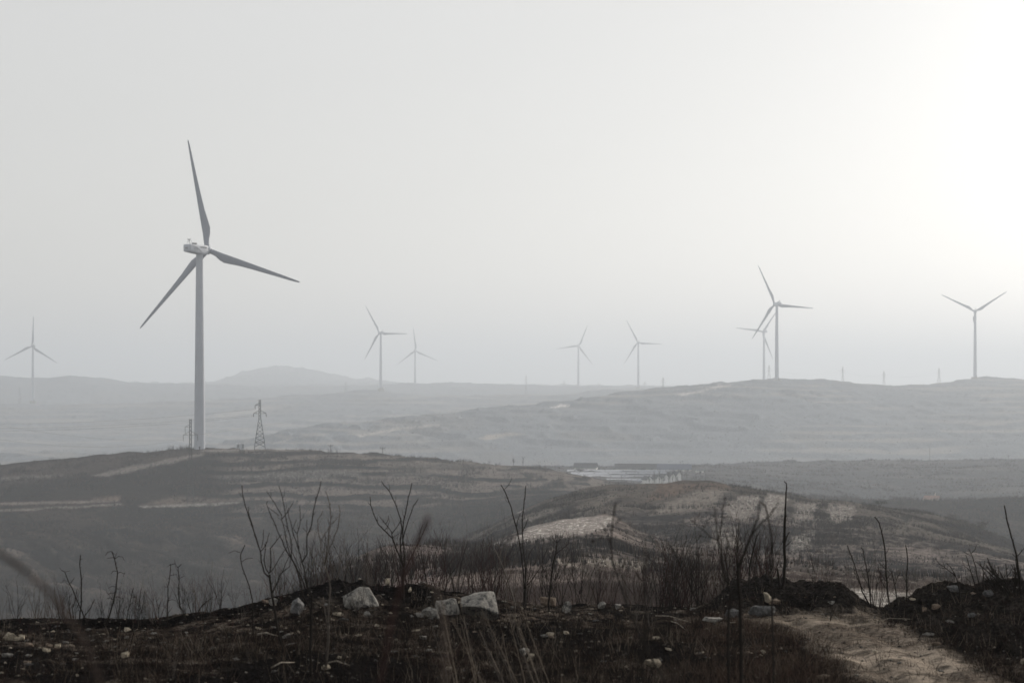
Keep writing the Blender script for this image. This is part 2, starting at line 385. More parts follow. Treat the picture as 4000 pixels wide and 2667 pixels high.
field([(2050, 2030), (2130, 1990), (2190, 1985), (2150, 2010), (2070, 2042)], 250, 400, (0.15, 0.13, 0.11), 0.4, 6)
field([(2000, 1995), (2050, 1990), (2040, 2000), (2000, 2006)], 250, 420, (0.3, 0.28, 0.26), 0.8, 4)
# the turbine's hill
h2 = sst(440, 470, GY) * (1 - sst(710, 740, GY))
lay(h2, (0.052, 0.043, 0.038))
lay(h2 * sst(0.42, 0.62, n3) * 0.8, (0.024, 0.022, 0.023))
lay(gm * (1 - sst(0.1, 0.55, gul)) * 0.8, (0.018, 0.018, 0.019))  # gully hollows: shade put into the colour, as the relief is low
lay(gm * sst(0.55, 0.95, gul) * (.4 + .6 * sst(.35, .6, n2)), (0.14, 0.112, 0.094))  # tan gully crests, painted paler than the hollows for relief contrast
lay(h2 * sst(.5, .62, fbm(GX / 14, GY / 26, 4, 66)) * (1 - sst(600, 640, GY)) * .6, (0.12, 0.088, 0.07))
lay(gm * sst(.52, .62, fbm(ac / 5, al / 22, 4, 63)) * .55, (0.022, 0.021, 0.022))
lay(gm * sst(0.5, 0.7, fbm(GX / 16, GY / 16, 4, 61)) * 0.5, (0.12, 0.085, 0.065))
tread = (1 - sst(0.60, 0.72, F1)) * tm
lay(tread * sst(0.30, 0.5, fbm(GX / 25, GY / 60, 3, 62)) * sst(700, 950, PX0), (0.20, 0.165, 0.14))
WH += tread * 0.12 * sst(800, 1000, PX0)
field([(0, 1825), (250, 1797), (560, 1768), (780, 1757), (760, 1790), (400, 1850), (0, 1900)], 560, 705, (0.13, 0.10, 0.085), 0.05, 14, 0.85)
field([(350, 1858), (560, 1810), (740, 1775), (800, 1766), (790, 1778), (600, 1822), (420, 1862)], 540, 700, (0.24, 0.21, 0.185), 0.5, 5, 0.9)
field([(780, 1757), (1000, 1750), (1120, 1752), (1120, 1757), (950, 1757), (800, 1766)], 560, 705, (0.32, 0.29, 0.26), 0.6, 4, 0.8)
field([(0, 1862), (240, 1850), (240, 1862), (0, 1880)], 540, 700, (0.22, 0.20, 0.18), 0.5, 5, 0.7)
field([(820, 1862), (1100, 1842), (1250, 1835), (1400, 1840), (1400, 1862), (1200, 1872), (900, 1875)], 540, 705, (0.12, 0.11, 0.10), 0.75, 5, 0.9)
field([(1160, 1787), (1400, 1780), (1420, 1795), (1160, 1800)], 540, 705, (0.20, 0.165, 0.14), 0.05, 5, 0.9)
field([(1470, 1800), (1900, 1802), (2050, 1822), (1700, 1830), (1480, 1825)], 540, 705, (0.21, 0.18, 0.15), 0.15, 5, 0.7)
field([(1500, 1850), (1750, 1838), (2200, 1836), (2250, 1843), (1750, 1852), (1500, 1858)], 540, 705, (0.2, 0.17, 0.15), 0.2, 4, 0.8)
field([(0, 1962), (470, 1950), (470, 1958), (0, 1974)], 480, 640, (0.24, 0.20, 0.17), 0.3, 3)
field([(0, 1990), (470, 1966), (500, 1972), (0, 1998)], 480, 640, (0.24, 0.21, 0.18), 0.4, 3)
field([(540, 1976), (700, 1966), (940, 1958), (930, 1964), (760, 1976), (560, 1982)], 480, 640, (0.28, 0.26, 0.23), 0.6, 3)
field([(350, 1945), (470, 1935), (470, 1955), (350, 1952)], 480, 640, (0.22, 0.17, 0.13), 0.0, 5)
field([(540, 1972), (700, 1935), (740, 1940), (900, 1950), (840, 1960), (640, 1970)], 480, 640, (0.21, 0.165, 0.13), 0.1, 6, 0.8)
# valley floor, ridge, big hill
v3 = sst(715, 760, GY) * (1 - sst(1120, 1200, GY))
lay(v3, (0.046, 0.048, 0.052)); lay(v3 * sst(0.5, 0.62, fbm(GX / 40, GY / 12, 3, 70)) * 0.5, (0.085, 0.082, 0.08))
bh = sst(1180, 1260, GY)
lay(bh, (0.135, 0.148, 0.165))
tr2 = (1 - sst(0.45, 0.6, F2)) * tb
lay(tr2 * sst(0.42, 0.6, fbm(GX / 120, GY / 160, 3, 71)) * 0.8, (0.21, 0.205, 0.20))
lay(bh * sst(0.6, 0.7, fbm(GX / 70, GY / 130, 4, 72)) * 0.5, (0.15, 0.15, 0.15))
field([(1395, 1700), (1550, 1672), (1720, 1655), (1722, 1659), (1560, 1678), (1400, 1706)], 1250, 1800, (0.32, 0.30, 0.28), 0.0, 3)
field([(1870, 1712), (1900, 1698), (1990, 1690), (2050, 1694), (1980, 1705), (1900, 1718)], 1250, 1800, (0.27, 0.25, 0.23), 0.0, 4)
field([(2150, 1592), (2190, 1580), (2225, 1578), (2215, 1590)], 1250, 1900, (0.6, 0.57, 0.54), 0.0, 3)
field([(2640, 1542), (2780, 1512), (2860, 1500), (2860, 1505), (2760, 1524), (2660, 1545)], 1250, 1900, (0.5, 0.47, 0.44), 0.0, 3, 0.7)
field([(820, 1625), (1000, 1590), (1100, 1585), (1020, 1605), (880, 1632)], 1900, 2600, (0.3, 0.28, 0.26), 0.0, 8, 0.7)
del F1, F2, ZT, ZT2, g, g2, warp, big, farb
nv = np.arange(nrow * ncol).reshape(nrow, ncol)
F = np.stack([nv[:-1, :-1], nv[:-1, 1:], nv[1:, 1:], nv[1:, :-1]], -1).reshape(-1, 4)
V = np.stack([GX, GY, GZ], -1).reshape(-1, 3)

def ground_material():
    m = bpy.data.materials.new('soil_and_dry_grass'); m.use_nodes = True
    t = m.node_tree; b = t.nodes['Principled BSDF']; b.inputs['Roughness'].default_value = 0.95
    b.inputs['Specular IOR Level'].default_value = 0.0
    def N(k, **kw):
        n = t.nodes.new(k)
        for a, v in kw.items(): setattr(n, a, v)
        return n
    a = N('ShaderNodeAttribute'); a.attribute_name = 'albedo'
    s = N('ShaderNodeAttribute'); s.attribute_name = 'straw'
    tc = N('ShaderNodeTexCoord')
    def noise(sc, det, stretch=(1, 1, 1), rough=0.6):
        mp = N('ShaderNodeMapping'); mp.inputs['Scale'].default_value = stretch
        t.links.new(tc.outputs['Object'], mp.inputs['Vector'])
        n = N('ShaderNodeTexNoise'); n.inputs['Scale'].default_value = sc; n.inputs['Detail'].default_value = det
        n.inputs['Roughness'].default_value = rough
        t.links.new(mp.outputs[0], n.inputs['Vector']); return n.outputs[0]
    def mr(v, a0, a1, b0, b1):
        n = N('ShaderNodeMapRange'); t.links.new(v, n.inputs['Value'])
        for k, x in zip(('From Min', 'From Max', 'To Min', 'To Max'), (a0, a1, b0, b1)): n.inputs[k].default_value = x
        return n.outputs[0]
    def mul(x, y):
        n = N('ShaderNodeMath', operation='MULTIPLY'); t.links.new(x, n.inputs[0])
        if isinstance(y, float): n.inputs[1].default_value = y
        else: t.links.new(y, n.inputs[1])
        return n.outputs[0]
    f1 = mr(noise(26, 5, rough=0.8), 0.42, 0.72, 0.45, 3.4)
    f2 = mr(noise(0.9, 8, (1, 0.6, 1), 0.75), 0.3, 0.7, 0.45, 1.55)
    sc = N('ShaderNodeVectorMath', operation='SCALE'); t.links.new(a.outputs['Color'], sc.inputs[0]); 
    sx_ = N('ShaderNodeSeparateXYZ'); t.links.new(a.outputs['Vector'], sx_.inputs[0])
    mf = N('ShaderNodeMix', data_type='FLOAT'); t.links.new(mr(sx_.outputs[0], 0.02, 0.2, 0.0, 0.8), mf.inputs[0])
    t.links.new(f1, mf.inputs[2]); mf.inputs[3].default_value = 1.15
    t.links.new(mul(mf.outputs[0], f2), sc.inputs['Scale'])
    # straw and stalks: thin pale dashes in loose rows
    st = noise(4.2, 6, (0.5, 0.42, 2.2), 0.75)
    sm = mr(st, 0.555, 0.61, 0.0, 1.0)
    fac = mul(sm, s.outputs['Fac'])
    mx = N('ShaderNodeMix', data_type='RGBA'); t.links.new(fac, mx.inputs[0])
    t.links.new(sc.outputs[0], mx.inputs[6]); mx.inputs[7].default_value = (0.80, 0.77, 0.72, 1)
    t.links.new(mx.outputs[2], b.inputs['Base Color'])
    bp = N('ShaderNodeBump'); bp.inputs['Strength'].default_value = 0.8; bp.inputs['Distance'].default_value = 0.02
    t.links.new(noise(40, 5), bp.inputs['Height'])
    bp2 = N('ShaderNodeBump'); bp2.inputs['Strength'].default_value = 0.7; bp2.inputs['Distance'].default_value = 0.8
    t.links.new(noise(0.8, 8, rough=0.7), bp2.inputs['Height']); t.links.new(bp.outputs[0], bp2.inputs['Normal'])
    t.links.new(bp2.outputs[0], b.inputs['Normal'])
    return m
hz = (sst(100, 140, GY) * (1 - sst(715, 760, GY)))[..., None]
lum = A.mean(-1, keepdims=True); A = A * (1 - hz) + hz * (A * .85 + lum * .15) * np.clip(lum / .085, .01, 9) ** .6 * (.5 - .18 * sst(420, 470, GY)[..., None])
A *= (1 - .42 * (GY < 22) * (1 - .0 * PATH))[..., None]
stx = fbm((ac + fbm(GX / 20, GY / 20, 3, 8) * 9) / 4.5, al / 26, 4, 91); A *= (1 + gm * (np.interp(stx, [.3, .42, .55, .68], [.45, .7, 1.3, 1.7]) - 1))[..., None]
A = A + (PATH * (GY < 17))[..., None] * A * .9
W3 = np.repeat(WH.reshape(-1, 1), 3, 1)
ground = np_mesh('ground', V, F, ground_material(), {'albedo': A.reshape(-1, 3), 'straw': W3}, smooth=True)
tag(ground, 'burnt foreground soil, dirt track and terraced dry hills', kind='structure')

def gz(X, Y):
    """ground height at world (X, Y)"""
    Y = min(max(Y, 1.0), 11000); i = int(np.searchsorted(rows, Y)) - 1; i = max(0, min(nrow - 2, i))
    t = (Y - rows[i]) / (rows[i + 1] - rows[i])
    z0 = np.interp(X, GX[i], GZ[i]); z1 = np.interp(X, GX[i + 1], GZ[i + 1])
    return float(z0 + (z1 - z0) * t)
def ghit(x, y, lo=2.0, hi=11000):
    """the first ground point seen at picture position (x, y)"""
    j = int(np.clip(nex + np.argmin(np.abs(uin - (x - 2000) / FPX)), 0, ncol - 1))
    pyc = PY0[:, j]
    for i in range(len(rows)):
        if rows[i] < lo: continue
        if pyc[i] <= y: 
            Y = rows[i]; break
    else: Y = hi
    X = (x - 2000) / FPX * Y
    return Vector((X, Y, gz(X, Y)))
def gat(x, Y):
    X = (x - 2000) / FPX * Y
    return Vector((X, Y, gz(X, Y)))


# ------------------------------------------------------------------ wind turbines
M_white = mat('white_turbine_paint', (0.42, 0.45, 0.50), 0.6, 0.06, 0.4)
M_blade = mat('pale_grey_blade', (0.20, 0.22, 0.27), 0.6, 0.05, 0.3)
M_dark = mat('dark_grey_metal', (0.06, 0.06, 0.065), 0.6)
M_mark = mat('grey_painted_marks', (0.22, 0.23, 0.25), 0.6)
M_pad = mat('concrete_pad', (0.3, 0.29, 0.27), 0.9, 0.2, 1.0)
HUBH, RB = 71.0, 40.0

def lathe(mb, prof, seg=40):
    n0 = len(mb.v)
    for r, z in prof:
        for k in range(seg):
            a = 2 * math.pi * k / seg; mb.v.append(Vector((r * math.cos(a), r * math.sin(a), z)))
    for i in range(len(prof) - 1):
        for k in range(seg):
            k2 = (k + 1) % seg
            mb.f.append((n0 + i * seg + k, n0 + i * seg + k2, n0 + (i + 1) * seg + k2, n0 + (i + 1) * seg + k))
    mb.f.append(tuple(n0 + k for k in range(seg))[::-1]); mb.f.append(tuple(n0 + (len(prof) - 1) * seg + k for k in range(seg)))

def blade_mb():
    mb = MB(); seg = 16
    st = [(1.0, 1.75, 1.75, 0), (2.2, 1.75, 1.7, 0.02), (3.6, 2.0, 1.35, .12), (5.5, 2.75, 0.95, .24), (7.6, 3.15, 0.72, .28), (10, 2.9, 0.58, .26), (14, 2.35, 0.42, .22), (20, 1.85, 0.3, .20), (27, 1.4, .2, .18), (33, 1.05, .14, .16), (37.5, .75, .09, .14), (39.4, .5, .05, .1), (40, .16, .03, 0)]
    n0 = 0
    for i, (z, c, th, off) in enumerate(st):
        tw = R(13) * (1 - z / 40) ** 1.6
        bend = 0.2 * (z / 40) ** 2
        for k in range(seg):
            a = 2 * math.pi * k / seg
            x = math.cos(a) * c / 2; e = 1.0 if z < 3 else (1 - 0.55 * math.cos(a))
            y = math.sin(a) * th / 2 * e
            x += c * off
            xr = x * math.cos(tw) - y * math.sin(tw); yr = x * math.sin(tw) + y * math.cos(tw)
            mb.v.append(Vector((xr, yr + bend, z)))
    for i in range(len(st) - 1):
        for k in range(seg):
            k2 = (k + 1) % seg
            mb.f.append((i * seg + k, i * seg + k2, (i + 1) * seg + k2, (i + 1) * seg + k))
    mb.f.append(tuple(range(seg))[::-1]); mb.f.append(tuple((len(st) - 1) * seg + k for k in range(seg)))
    return mb

def nacelle_mb():
    # rounded box lofted from the rear (-y) to the rotor (+y)
    mb = MB(); seg = 28
    st = [(-7.55, 1.15, -0.95, 1.10), (-7.40, 1.42, -1.18, 1.32), (-7.0, 1.52, -1.28, 1.42), (-3, 1.6, -1.62, 1.48), (1.0, 1.62, -1.88, 1.5), (2.6, 1.6, -1.9, 1.5), (3.1, 1.45, -1.6, 1.4), (3.35, 1.2, -1.2, 1.2)]
    for (y, hw, zb, zt) in st:
        for k in range(seg):
            a = 2 * math.pi * k / seg; c, s = math.cos(a), math.sin(a); p = 0.32
            x = hw * math.copysign(abs(c) ** p, c); z = (zb + zt) / 2 + (zt - zb) / 2 * math.copysign(abs(s) ** p, s)
            mb.v.append(Vector((x, y, z)))
    for i in range(len(st) - 1):
        for k in range(seg):
            k2 = (k + 1) % seg
            mb.f.append((i * seg + k2, i * seg + k, (i + 1) * seg + k, (i + 1) * seg + k2))
    mb.f.append(tuple(range(seg))); mb.f.append(tuple((len(st) - 1) * seg + k for k in range(seg))[::-1])
    return mb

def first_turbine():
    t = empty('wind_turbine', (0, 0, 0))
    mb = MB(); lathe(mb, [(1.95, -4), (1.88, 0.0), (1.86, 8), (1.72, 22), (1.72, 22.02), (1.55, 38), (1.38, 54), (1.38, 54.02), (1.2, HUBH - 2.2), (1.2, HUBH - 1.75)])
    tower = mb.build('tower', M_white, t, True)
    for z in (22.0, 46.0):
        mb = MB(); r = 1.88 - z * 0.0098; lathe(mb, [(r - .02, z - .09), (r + .015, z - .08), (r + .015, z + .08), (r - .02, z + .09)])
        mb.build('flange', M_mark, tower)
    mb = MB(); lathe(mb, [(4.2, -4), (4.2, -.1), (3.9, .25), (1.9, .3)]); mb.build('foundation', M_pad, t)
    mb = MB(); mb.box((1.0, -1.58, 1.6), (0.9, 0.12, 2.1)); mb.box((1.0, -1.95, 0.3), (1.4, 0.8, 0.6)); mb.build('door', M_dark, tower)
    n = nacelle_mb().build('nacelle', M_white, t, True)
    mb = MB(); mb.box((0, -7.62, 0.05), (1.3, 0.10, 0.42)); mb.box((0, -7.7, -0.18), (1.0, 0.2, 0.08)); mb.build('rear_vent', M_mark, n)
    mb = MB(); mb.box((0.1, -3.2, 1.78), (1.1, 1.5, 0.55)); mb.build('cooler_box', M_dark, n)
    mb = MB()
    for a, b in (((-.5, -6.6, 1.4), (-.35, -6.3, 3.2)), ((.5, -6.6, 1.4), (.35, -6.3, 3.2)), ((-.5, -4.6, 1.45), (-.35, -6.0, 3.2)), ((.5, -4.6, 1.45), (.35, -6.0, 3.2)),
                 ((-.7, -6.3, 3.2), (.7, -6.0, 3.2)), ((-.4, -6.45, 2.3), (.4, -6.45, 2.3)), ((-.7, -6.3, 3.2), (-.7, -6.3, 3.55)), ((.7, -6, 3.2), (.7, -6, 3.55))):
        mb.tube([a, b], 0.045, 5)
    mb.box((0.1, -6.2, 2.7), (0.18, 0.18, 0.7))
    mb.build('weather_mast', M_dark, n)
    # painted marks on the flank facing right: a thin curved stripe, a ring emblem, a row of short blurred letters
    mb = MB()
    pts = [Vector((1.655, -7 + 6.2 * s, 1.0 - 2.3 * s ** 2.1)) for s in [i / 12 for i in range(13)]]
    mb.tube(pts, 0.05, 4)
    mb.build('stripe', M_dark, n)
    mb = MB()
    for k in range(20):
        a0, a1 = 2 * math.pi * k / 20, 2 * math.pi * (k + 1) / 20
        mb.tube([(1.66, -4.3 + 1.0 * math.cos(a0), -.15 + .8 * math.sin(a0)), (1.66, -4.3 + 1.0 * math.cos(a1), -.15 + .8 * math.sin(a1))], 0.05, 4)
    for k in range(12):
        a0, a1 = 2 * math.pi * k / 12, 2 * math.pi * (k + 1) / 12
        mb.tube([(1.66, -4.3 + .45 * math.cos(a0), -.1 + .35 * math.sin(a0)), (1.66, -4.3 + .45 * math.cos(a1), -.1 + .35 * math.sin(a1))], 0.04, 4)
    mb.tube([(1.66, -3.85, -.1), (1.66, -3.3, -.1)], .05, 4)
    mb.build('logo', M_mark, n)
    mb = MB()
    y = -1.6
    for w in (0.42, 0.42, 0.5, 0.42, 0.5, 0.42, 0.3):
        mb.box((1.63, y, 0.62), (0.06, w * 0.22, 0.5)); mb.box((1.63, y + w * .5, 0.80), (0.06, w * 0.75, 0.11)); mb.box((1.63, y + w * .5, 0.45), (0.06, w * 0.6, 0.12)); mb.box((1.63, y + w * .75, 0.62), (0.06, w * 0.2, 0.45))
        y += 0.56
    mb.build('lettering', M_mark, n)
    mb = MB(); lathe(mb, [(1.05, -1.3), (1.42, -1.2), (1.55, -.4), (1.5, .5), (1.15, 1.4), (.6, 1.95), (.08, 2.15)], 28)
    hub = mb.build('hub', M_white, t, True)
    bl = blade_mb().build('blade', M_blade, t, True)
    b2 = bl.copy(); COL.objects.link(b2); b3 = bl.copy(); COL.objects.link(b3)
    return t
def kids(t): return [c for c in COL.objects if c.parent == t]
def pose_turbine(t, loc, psi, th0):
    t.location = loc
    Rn = Matrix.Rotation(-R(psi), 4, 'Z'); bi = 0
    for c in kids(t):
        nm = c.name.split('.')[0]
        if nm == 'nacelle': c.matrix_local = Matrix.Translation((0, 0, HUBH)) @ Rn
        elif nm == 'hub': c.matrix_local = Matrix.Translation((0, 0, HUBH)) @ Rn @ Matrix.Translation((0, 4.75, 0)) @ Matrix.Rotation(R(-90), 4, 'X')
        elif nm == 'blade':
            c.matrix_local = Matrix.Translation((0, 0, HUBH)) @ Rn @ Matrix.Translation((0, 4.75, 0)) @ Matrix.Rotation(R(th0 + 120 * bi), 4, 'Y'); bi += 1
        elif nm == 'tower': c.matrix_local = Rn
def copy_tree(o, parent=None):
    c = o.copy(); COL.objects.link(c); c.parent = parent
    for ch in [k for k in list(COL.objects) if k.parent == o]: copy_tree(ch, c)
    return c
# hub position in the picture, distance, yaw, blade angle, label
TURB = [
 (804, 974, 692, 27, -12.5, 'tall white wind turbine, much the nearest and largest, on the left hill'),
 (121.7, 1352, 2590, -28, 3, 'faint turbine at the far left edge with one blade pointing straight up'),
 (1480.7, 1300, 2557, -28, -29, 'hazy turbine left of the middle, taller of a pair, one blade level to the right'),
 (1623, 1370, 3390, 8, -6, 'very faint turbine just right of the taller hazy one, lower of the pair'),
 (2261.4, 1351, 3430, 12, 23, 'very faint turbine in the middle with one blade level to the left'),
 (2491.6, 1338, 3170, -8, -27, 'faint turbine right of the middle, standing between the faintest one and the pair'),
 (2980, 1295, 2690, -18, 37, 'pale turbine standing behind the large one on the right ridge'),
 (3028.6, 1187, 1860, -17, -25, 'large grey turbine at the top of the right ridge, in front of a paler one'),
 (3812, 1216, 2147, 10, 57.5, 'grey turbine at far right with two raised blades forming a wide V'),
]
t0 = first_turbine()
for i, (hx, hy, Yd, psi, th, lab) in enumerate(TURB):
    t = t0 if i == 0 else copy_tree(t0)
    hub = P(hx, hy, Yd)
    bx = hub.x - 4.75 * math.sin(R(psi)); by = Yd
    base = Vector((bx, by, hub.z - HUBH))
    pose_turbine(t, base, psi, th)
    tag(t, lab, 'wind turbine', 'wind turbines on the hills')

# ------------------------------------------------------------------ lattice pylons
M_steel = mat('galvanised_steel_lattice', (0.035, 0.04, 0.042), 0.6)
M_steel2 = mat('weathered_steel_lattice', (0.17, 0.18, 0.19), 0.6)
M_ins = mat('dark_insulators', (0.05, 0.05, 0.055), 0.4)
def pylon(Ht, wb, wt, panels, arms, th, m, yaw=0.0):
    """square lattice mast; arms = (height fraction, length, sides)"""
    t = empty('lattice_pylon', (0, 0, 0))
    mb = MB()
    def w(z): 
        f = z / Ht
        return wb + (wt * 1.25 - wb) * min(1, f / 0.62) if f < 0.62 else wt * 1.25 + (wt - wt * 1.25) * (f - .62) / .38
    hs = [0.0]; z = 0
    for i in range(panels): hs.append(Ht * (1 - (1 - (i + 1) / panels) ** 1.25))
    cs = ((-1, -1), (1, -1), (1, 1), (-1, 1))
    for sx_, sy_ in cs:
        mb.tube([(sx_ * w(h) / 2, sy_ * w(h) / 2, h - (0.9 if h == 0 else 0)) for h in hs], th, 4)
    for i in range(len(hs) - 1):
        a, b = hs[i], hs[i + 1]
        for k in range(4):
            c0, c1 = cs[k], cs[(k + 1) % 4]
            p = lambda c, h: Vector((c[0] * w(h) / 2, c[1] * w(h) / 2, h))
            mb.tube([p(c0, a), p(c1, b)], th * .6, 3); mb.tube([p(c1, a), p(c0, b)], th * .6, 3)
            if i % 2 == 1: mb.tube([p(c0, a), p(c1, a)], th * .6, 3)
    body = mb.build('lattice_mast', m, t)
    for f, ln, sides in arms:
        mb = MB(); z = Ht * f; hw = w(z) / 2
        for s in sides:
            tip = Vector((s * (hw + ln), 0, z))
            for q in (-1, 1):
                mb.tube([(s * hw, q * hw, z), tip], th * .8, 3); mb.tube([(s * hw, q * hw, z + ln * .55), tip], th * .8, 3)
            mb.tube([(s * (hw + ln * .5), -hw * .5, z), (s * (hw + ln * .5), 0, z + ln * .27)], th * .6, 3)
            mb.tube([(s * (hw + ln * .5), hw * .5, z), (s * (hw + ln * .5), 0, z + ln * .27)], th * .6, 3)
        arm = mb.build('crossarm', m, t)
        for s in sides:
            mi = MB(); x = s * (hw + ln)
            mi.tube([(x, 0, z), (x, 0, z - Ht * .035), (x + .04, 0, z - Ht * .075)], [th * .7, th * 1.3, th * .9], 6)
            mi.build('insulator', M_ins, arm)
    t.rotation_euler = (0, 0, yaw)
    return t
def place_pylon(x, ybase, ytop, Yd, w_px, wt_px, label, arms, m=M_steel, panels=11, th=None, yaw=0.12):
    s = Yd / FPX; Ht = (ybase - ytop) * s
    t = pylon(Ht, w_px * s, wt_px * s, panels, [(f, ln * s, sd_) for f, ln, sd_ in arms], th or max(0.05, s * 0.75), m, yaw)
    b = P(x, ybase, Yd); t.location = b
    tag(t, label, 'pylon', 'lattice pylons of the power line')
    return t
both = (-1, 1)
place_pylon(1015, 1745, 1561, 698, 42, 6, 'dark lattice pylon on the hilltop right of the largest turbine', [(0.885, 15, (-1,)), (0.71, 21, both)], panels=13, th=.11)
place_pylon(744, 1962, 1636, 545, 26, 7, 'slim dark lattice pylon in front of the foot of the largest turbine', [(0.905, 17, (-1,)), (0.81, 24, both)], panels=17, yaw=0.3, th=.05)
for x, yb, yt, Yd, wp, lab in [
    (77, 1577, 1512, 2600, 10, 'tiny hazy pylon left of the leftmost turbine'),
    (2055, 1546, 1466, 2600, 9, 'tallest faint pylon between the two middle pairs of turbines'),
    (2203, 1518, 1486, 3420, 6, 'tiny faint pylon left of the turbine with a level left blade'),
    (1350, 1530, 1490, 2600, 8, 'tiny faint pylon below the far mountain'),
    (2338, 1514, 1496, 3450, 5, 'smallest faint pylon, between the two central right turbines'),
    (2519, 1518, 1490, 3420, 5, 'tiny faint pylon close beside the central right turbine'),
    (2590, 1524, 1473, 1830, 10, 'hazy pylon at the left end of the large right hill'),
    (2787, 1504, 1492, 1850, 6, 'tiny pylon on the slope left of the large grey turbine'),
    (3004, 1484, 1426, 1862, 15, 'hazy pylon between the two turbines on the right ridge'),
    (3292, 1492, 1431, 1950, 9, 'slender hazy pylon on the right ridge, right of the large grey turbine'),
    (3453, 1508, 1449, 2000, 11, 'faint pointed pylon in the dip of the right ridge'),
    (3668, 1492, 1436, 2060, 13, 'hazy pylon left of the rightmost turbine')]:
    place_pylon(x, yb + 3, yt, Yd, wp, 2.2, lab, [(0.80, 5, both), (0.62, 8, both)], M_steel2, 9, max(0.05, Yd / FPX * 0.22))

# ------------------------------------------------------------------ power cables, hung in sagging curves
M_cable = mat('dark_cable', (0.05, 0.05, 0.055), 0.6)
def cable(a, b, sag, r, label, group=None):
    pts = []
    for i in range(41):
        t = i / 40; p = a.lerp(b, t); p.z -= sag * 4 * t * (1 - t); pts.append(p)
    mb = MB(); mb.tube(pts, r, 4); o = mb.build('power_cable', M_cable); tag(o, label, 'cable', group or 'sagging power cables'); return o
cable(P(998, 1597, 698), P(-420, 1640, 900), 3.2, .025, 'uppermost dark cable running left from the hilltop pylon')
cable(P(985, 1621, 698), P(-420, 1662, 900), 2.6, .025, 'middle cable running left from the hilltop pylon')
cable(P(994, 1625, 698), P(-420, 1672, 905), 2.9, .025, 'lowest cable running left from the hilltop pylon')
cable(P(742, 1700, 545), P(1500, 1500, 2400), 9, .05, 'thin cable passing behind the largest tower to the right')
cable(P(720, 1716, 545), P(-600, 1520, 330), 3.0, .018, 'upper cable sloping down from the left edge to the slim pylon')
cable(P(716, 1716, 545), P(-600, 1590, 330), 4.0, .018, 'lower cable sloping down from the left edge to the slim pylon')
cable(P(3004, 1440, 1862), P(3292, 1445, 1950), 5, .03, 'hair-thin cable along the right ridge, from the turbine pair')
cable(P(3292, 1445, 1950), P(3453, 1462, 2000), 4, .03, 'hair-thin cable sloping to the pylon in the dip')
cable(P(3453, 1462, 2000), P(3668, 1450, 2060), 4, .03, 'hair-thin cable from the dip to the pylon by the rightmost turbine')

# ------------------------------------------------------------------ utility poles
M_pole = mat('grey_wooden_pole', (0.12, 0.115, 0.11), 0.8)
def upole(x, ytop, ybase, Yd, label, arm=True, r=0.14):
    s = Yd / FPX; t = empty('utility_pole', P(x, ybase, Yd)); H = (ybase - ytop) * s
    mb = MB(); mb.tube([(0, 0, -1.5), (0, 0, H)], [r, r * .7], 8); mb.build('pole', M_pole, t)
    if arm:
        mb = MB(); mb.box((0, 0, H * .86), (1.9, .14, .14)); mb.box((0, 0, H * .70), (1.3, .12, .12)); mb.build('crossbar', M_pole, t)
        for k in (-.85, 0, .85):
            mb = MB(); mb.tube([(k, 0, H * .86 + .07), (k, 0, H * .86 + .4)], .07, 6); mb.build('insulator', M_ins, t)
    tag(t, label, 'utility pole', 'wooden utility poles'); return t
upole(1292, 1736, 1760, 700, 'short pole with crossbars behind the brush, left of the other hilltop pole')
upole(1495, 1746, 1770, 700, 'short pole with crossbars on the hill crest, right of the other hilltop pole')
upole(3632, 1750, 1798, 1100, 'tall bare pole standing on the middle ridge at right', False)
upole(3940, 1776, 1797, 1100, 'small pole with crossbar on the middle ridge near the right edge')

# ------------------------------------------------------------------ buildings
M_cab = mat('pale_blue_grey_cabin_metal', (0.42, 0.45, 0.50), 0.5, 0.05, 1)
M_cabroof = mat('white_cabin_roof', (0.72, 0.73, 0.75), 0.5)
def cabin(x, yb, yt, w_px, Yd, label, doorx=0.2):
    s = Yd / FPX; w = w_px * s; h = (yb - yt) * s
    t = empty('transformer_cabin', P(x, yb, Yd), 0.25)
    mb = MB(); mb.box((0, 0, h / 2 - .3), (w, w * .8, h + .3)); mb.build('wall', M_cab, t)
    mb = MB(); mb.box((0, 0, h + .08), (w + .35, w * .8 + .35, .14)); mb.build('roof', M_cabroof, t)
    mb = MB(); mb.box((w * doorx, -w * .4 - .02, h * .45), (.7, .04, h * .8)); mb.build('door', M_mark, t)
    tag(t, label, 'cabin', 'transformer cabins on the hilltop')
cabin(931, 1750, 1733, 13.5, 694, 'left one of two pale metal cabins beside the hilltop pylon', -.1)
cabin(945.5, 1751, 1732, 13.5, 690, 'right one of two pale metal cabins beside the hilltop pylon')

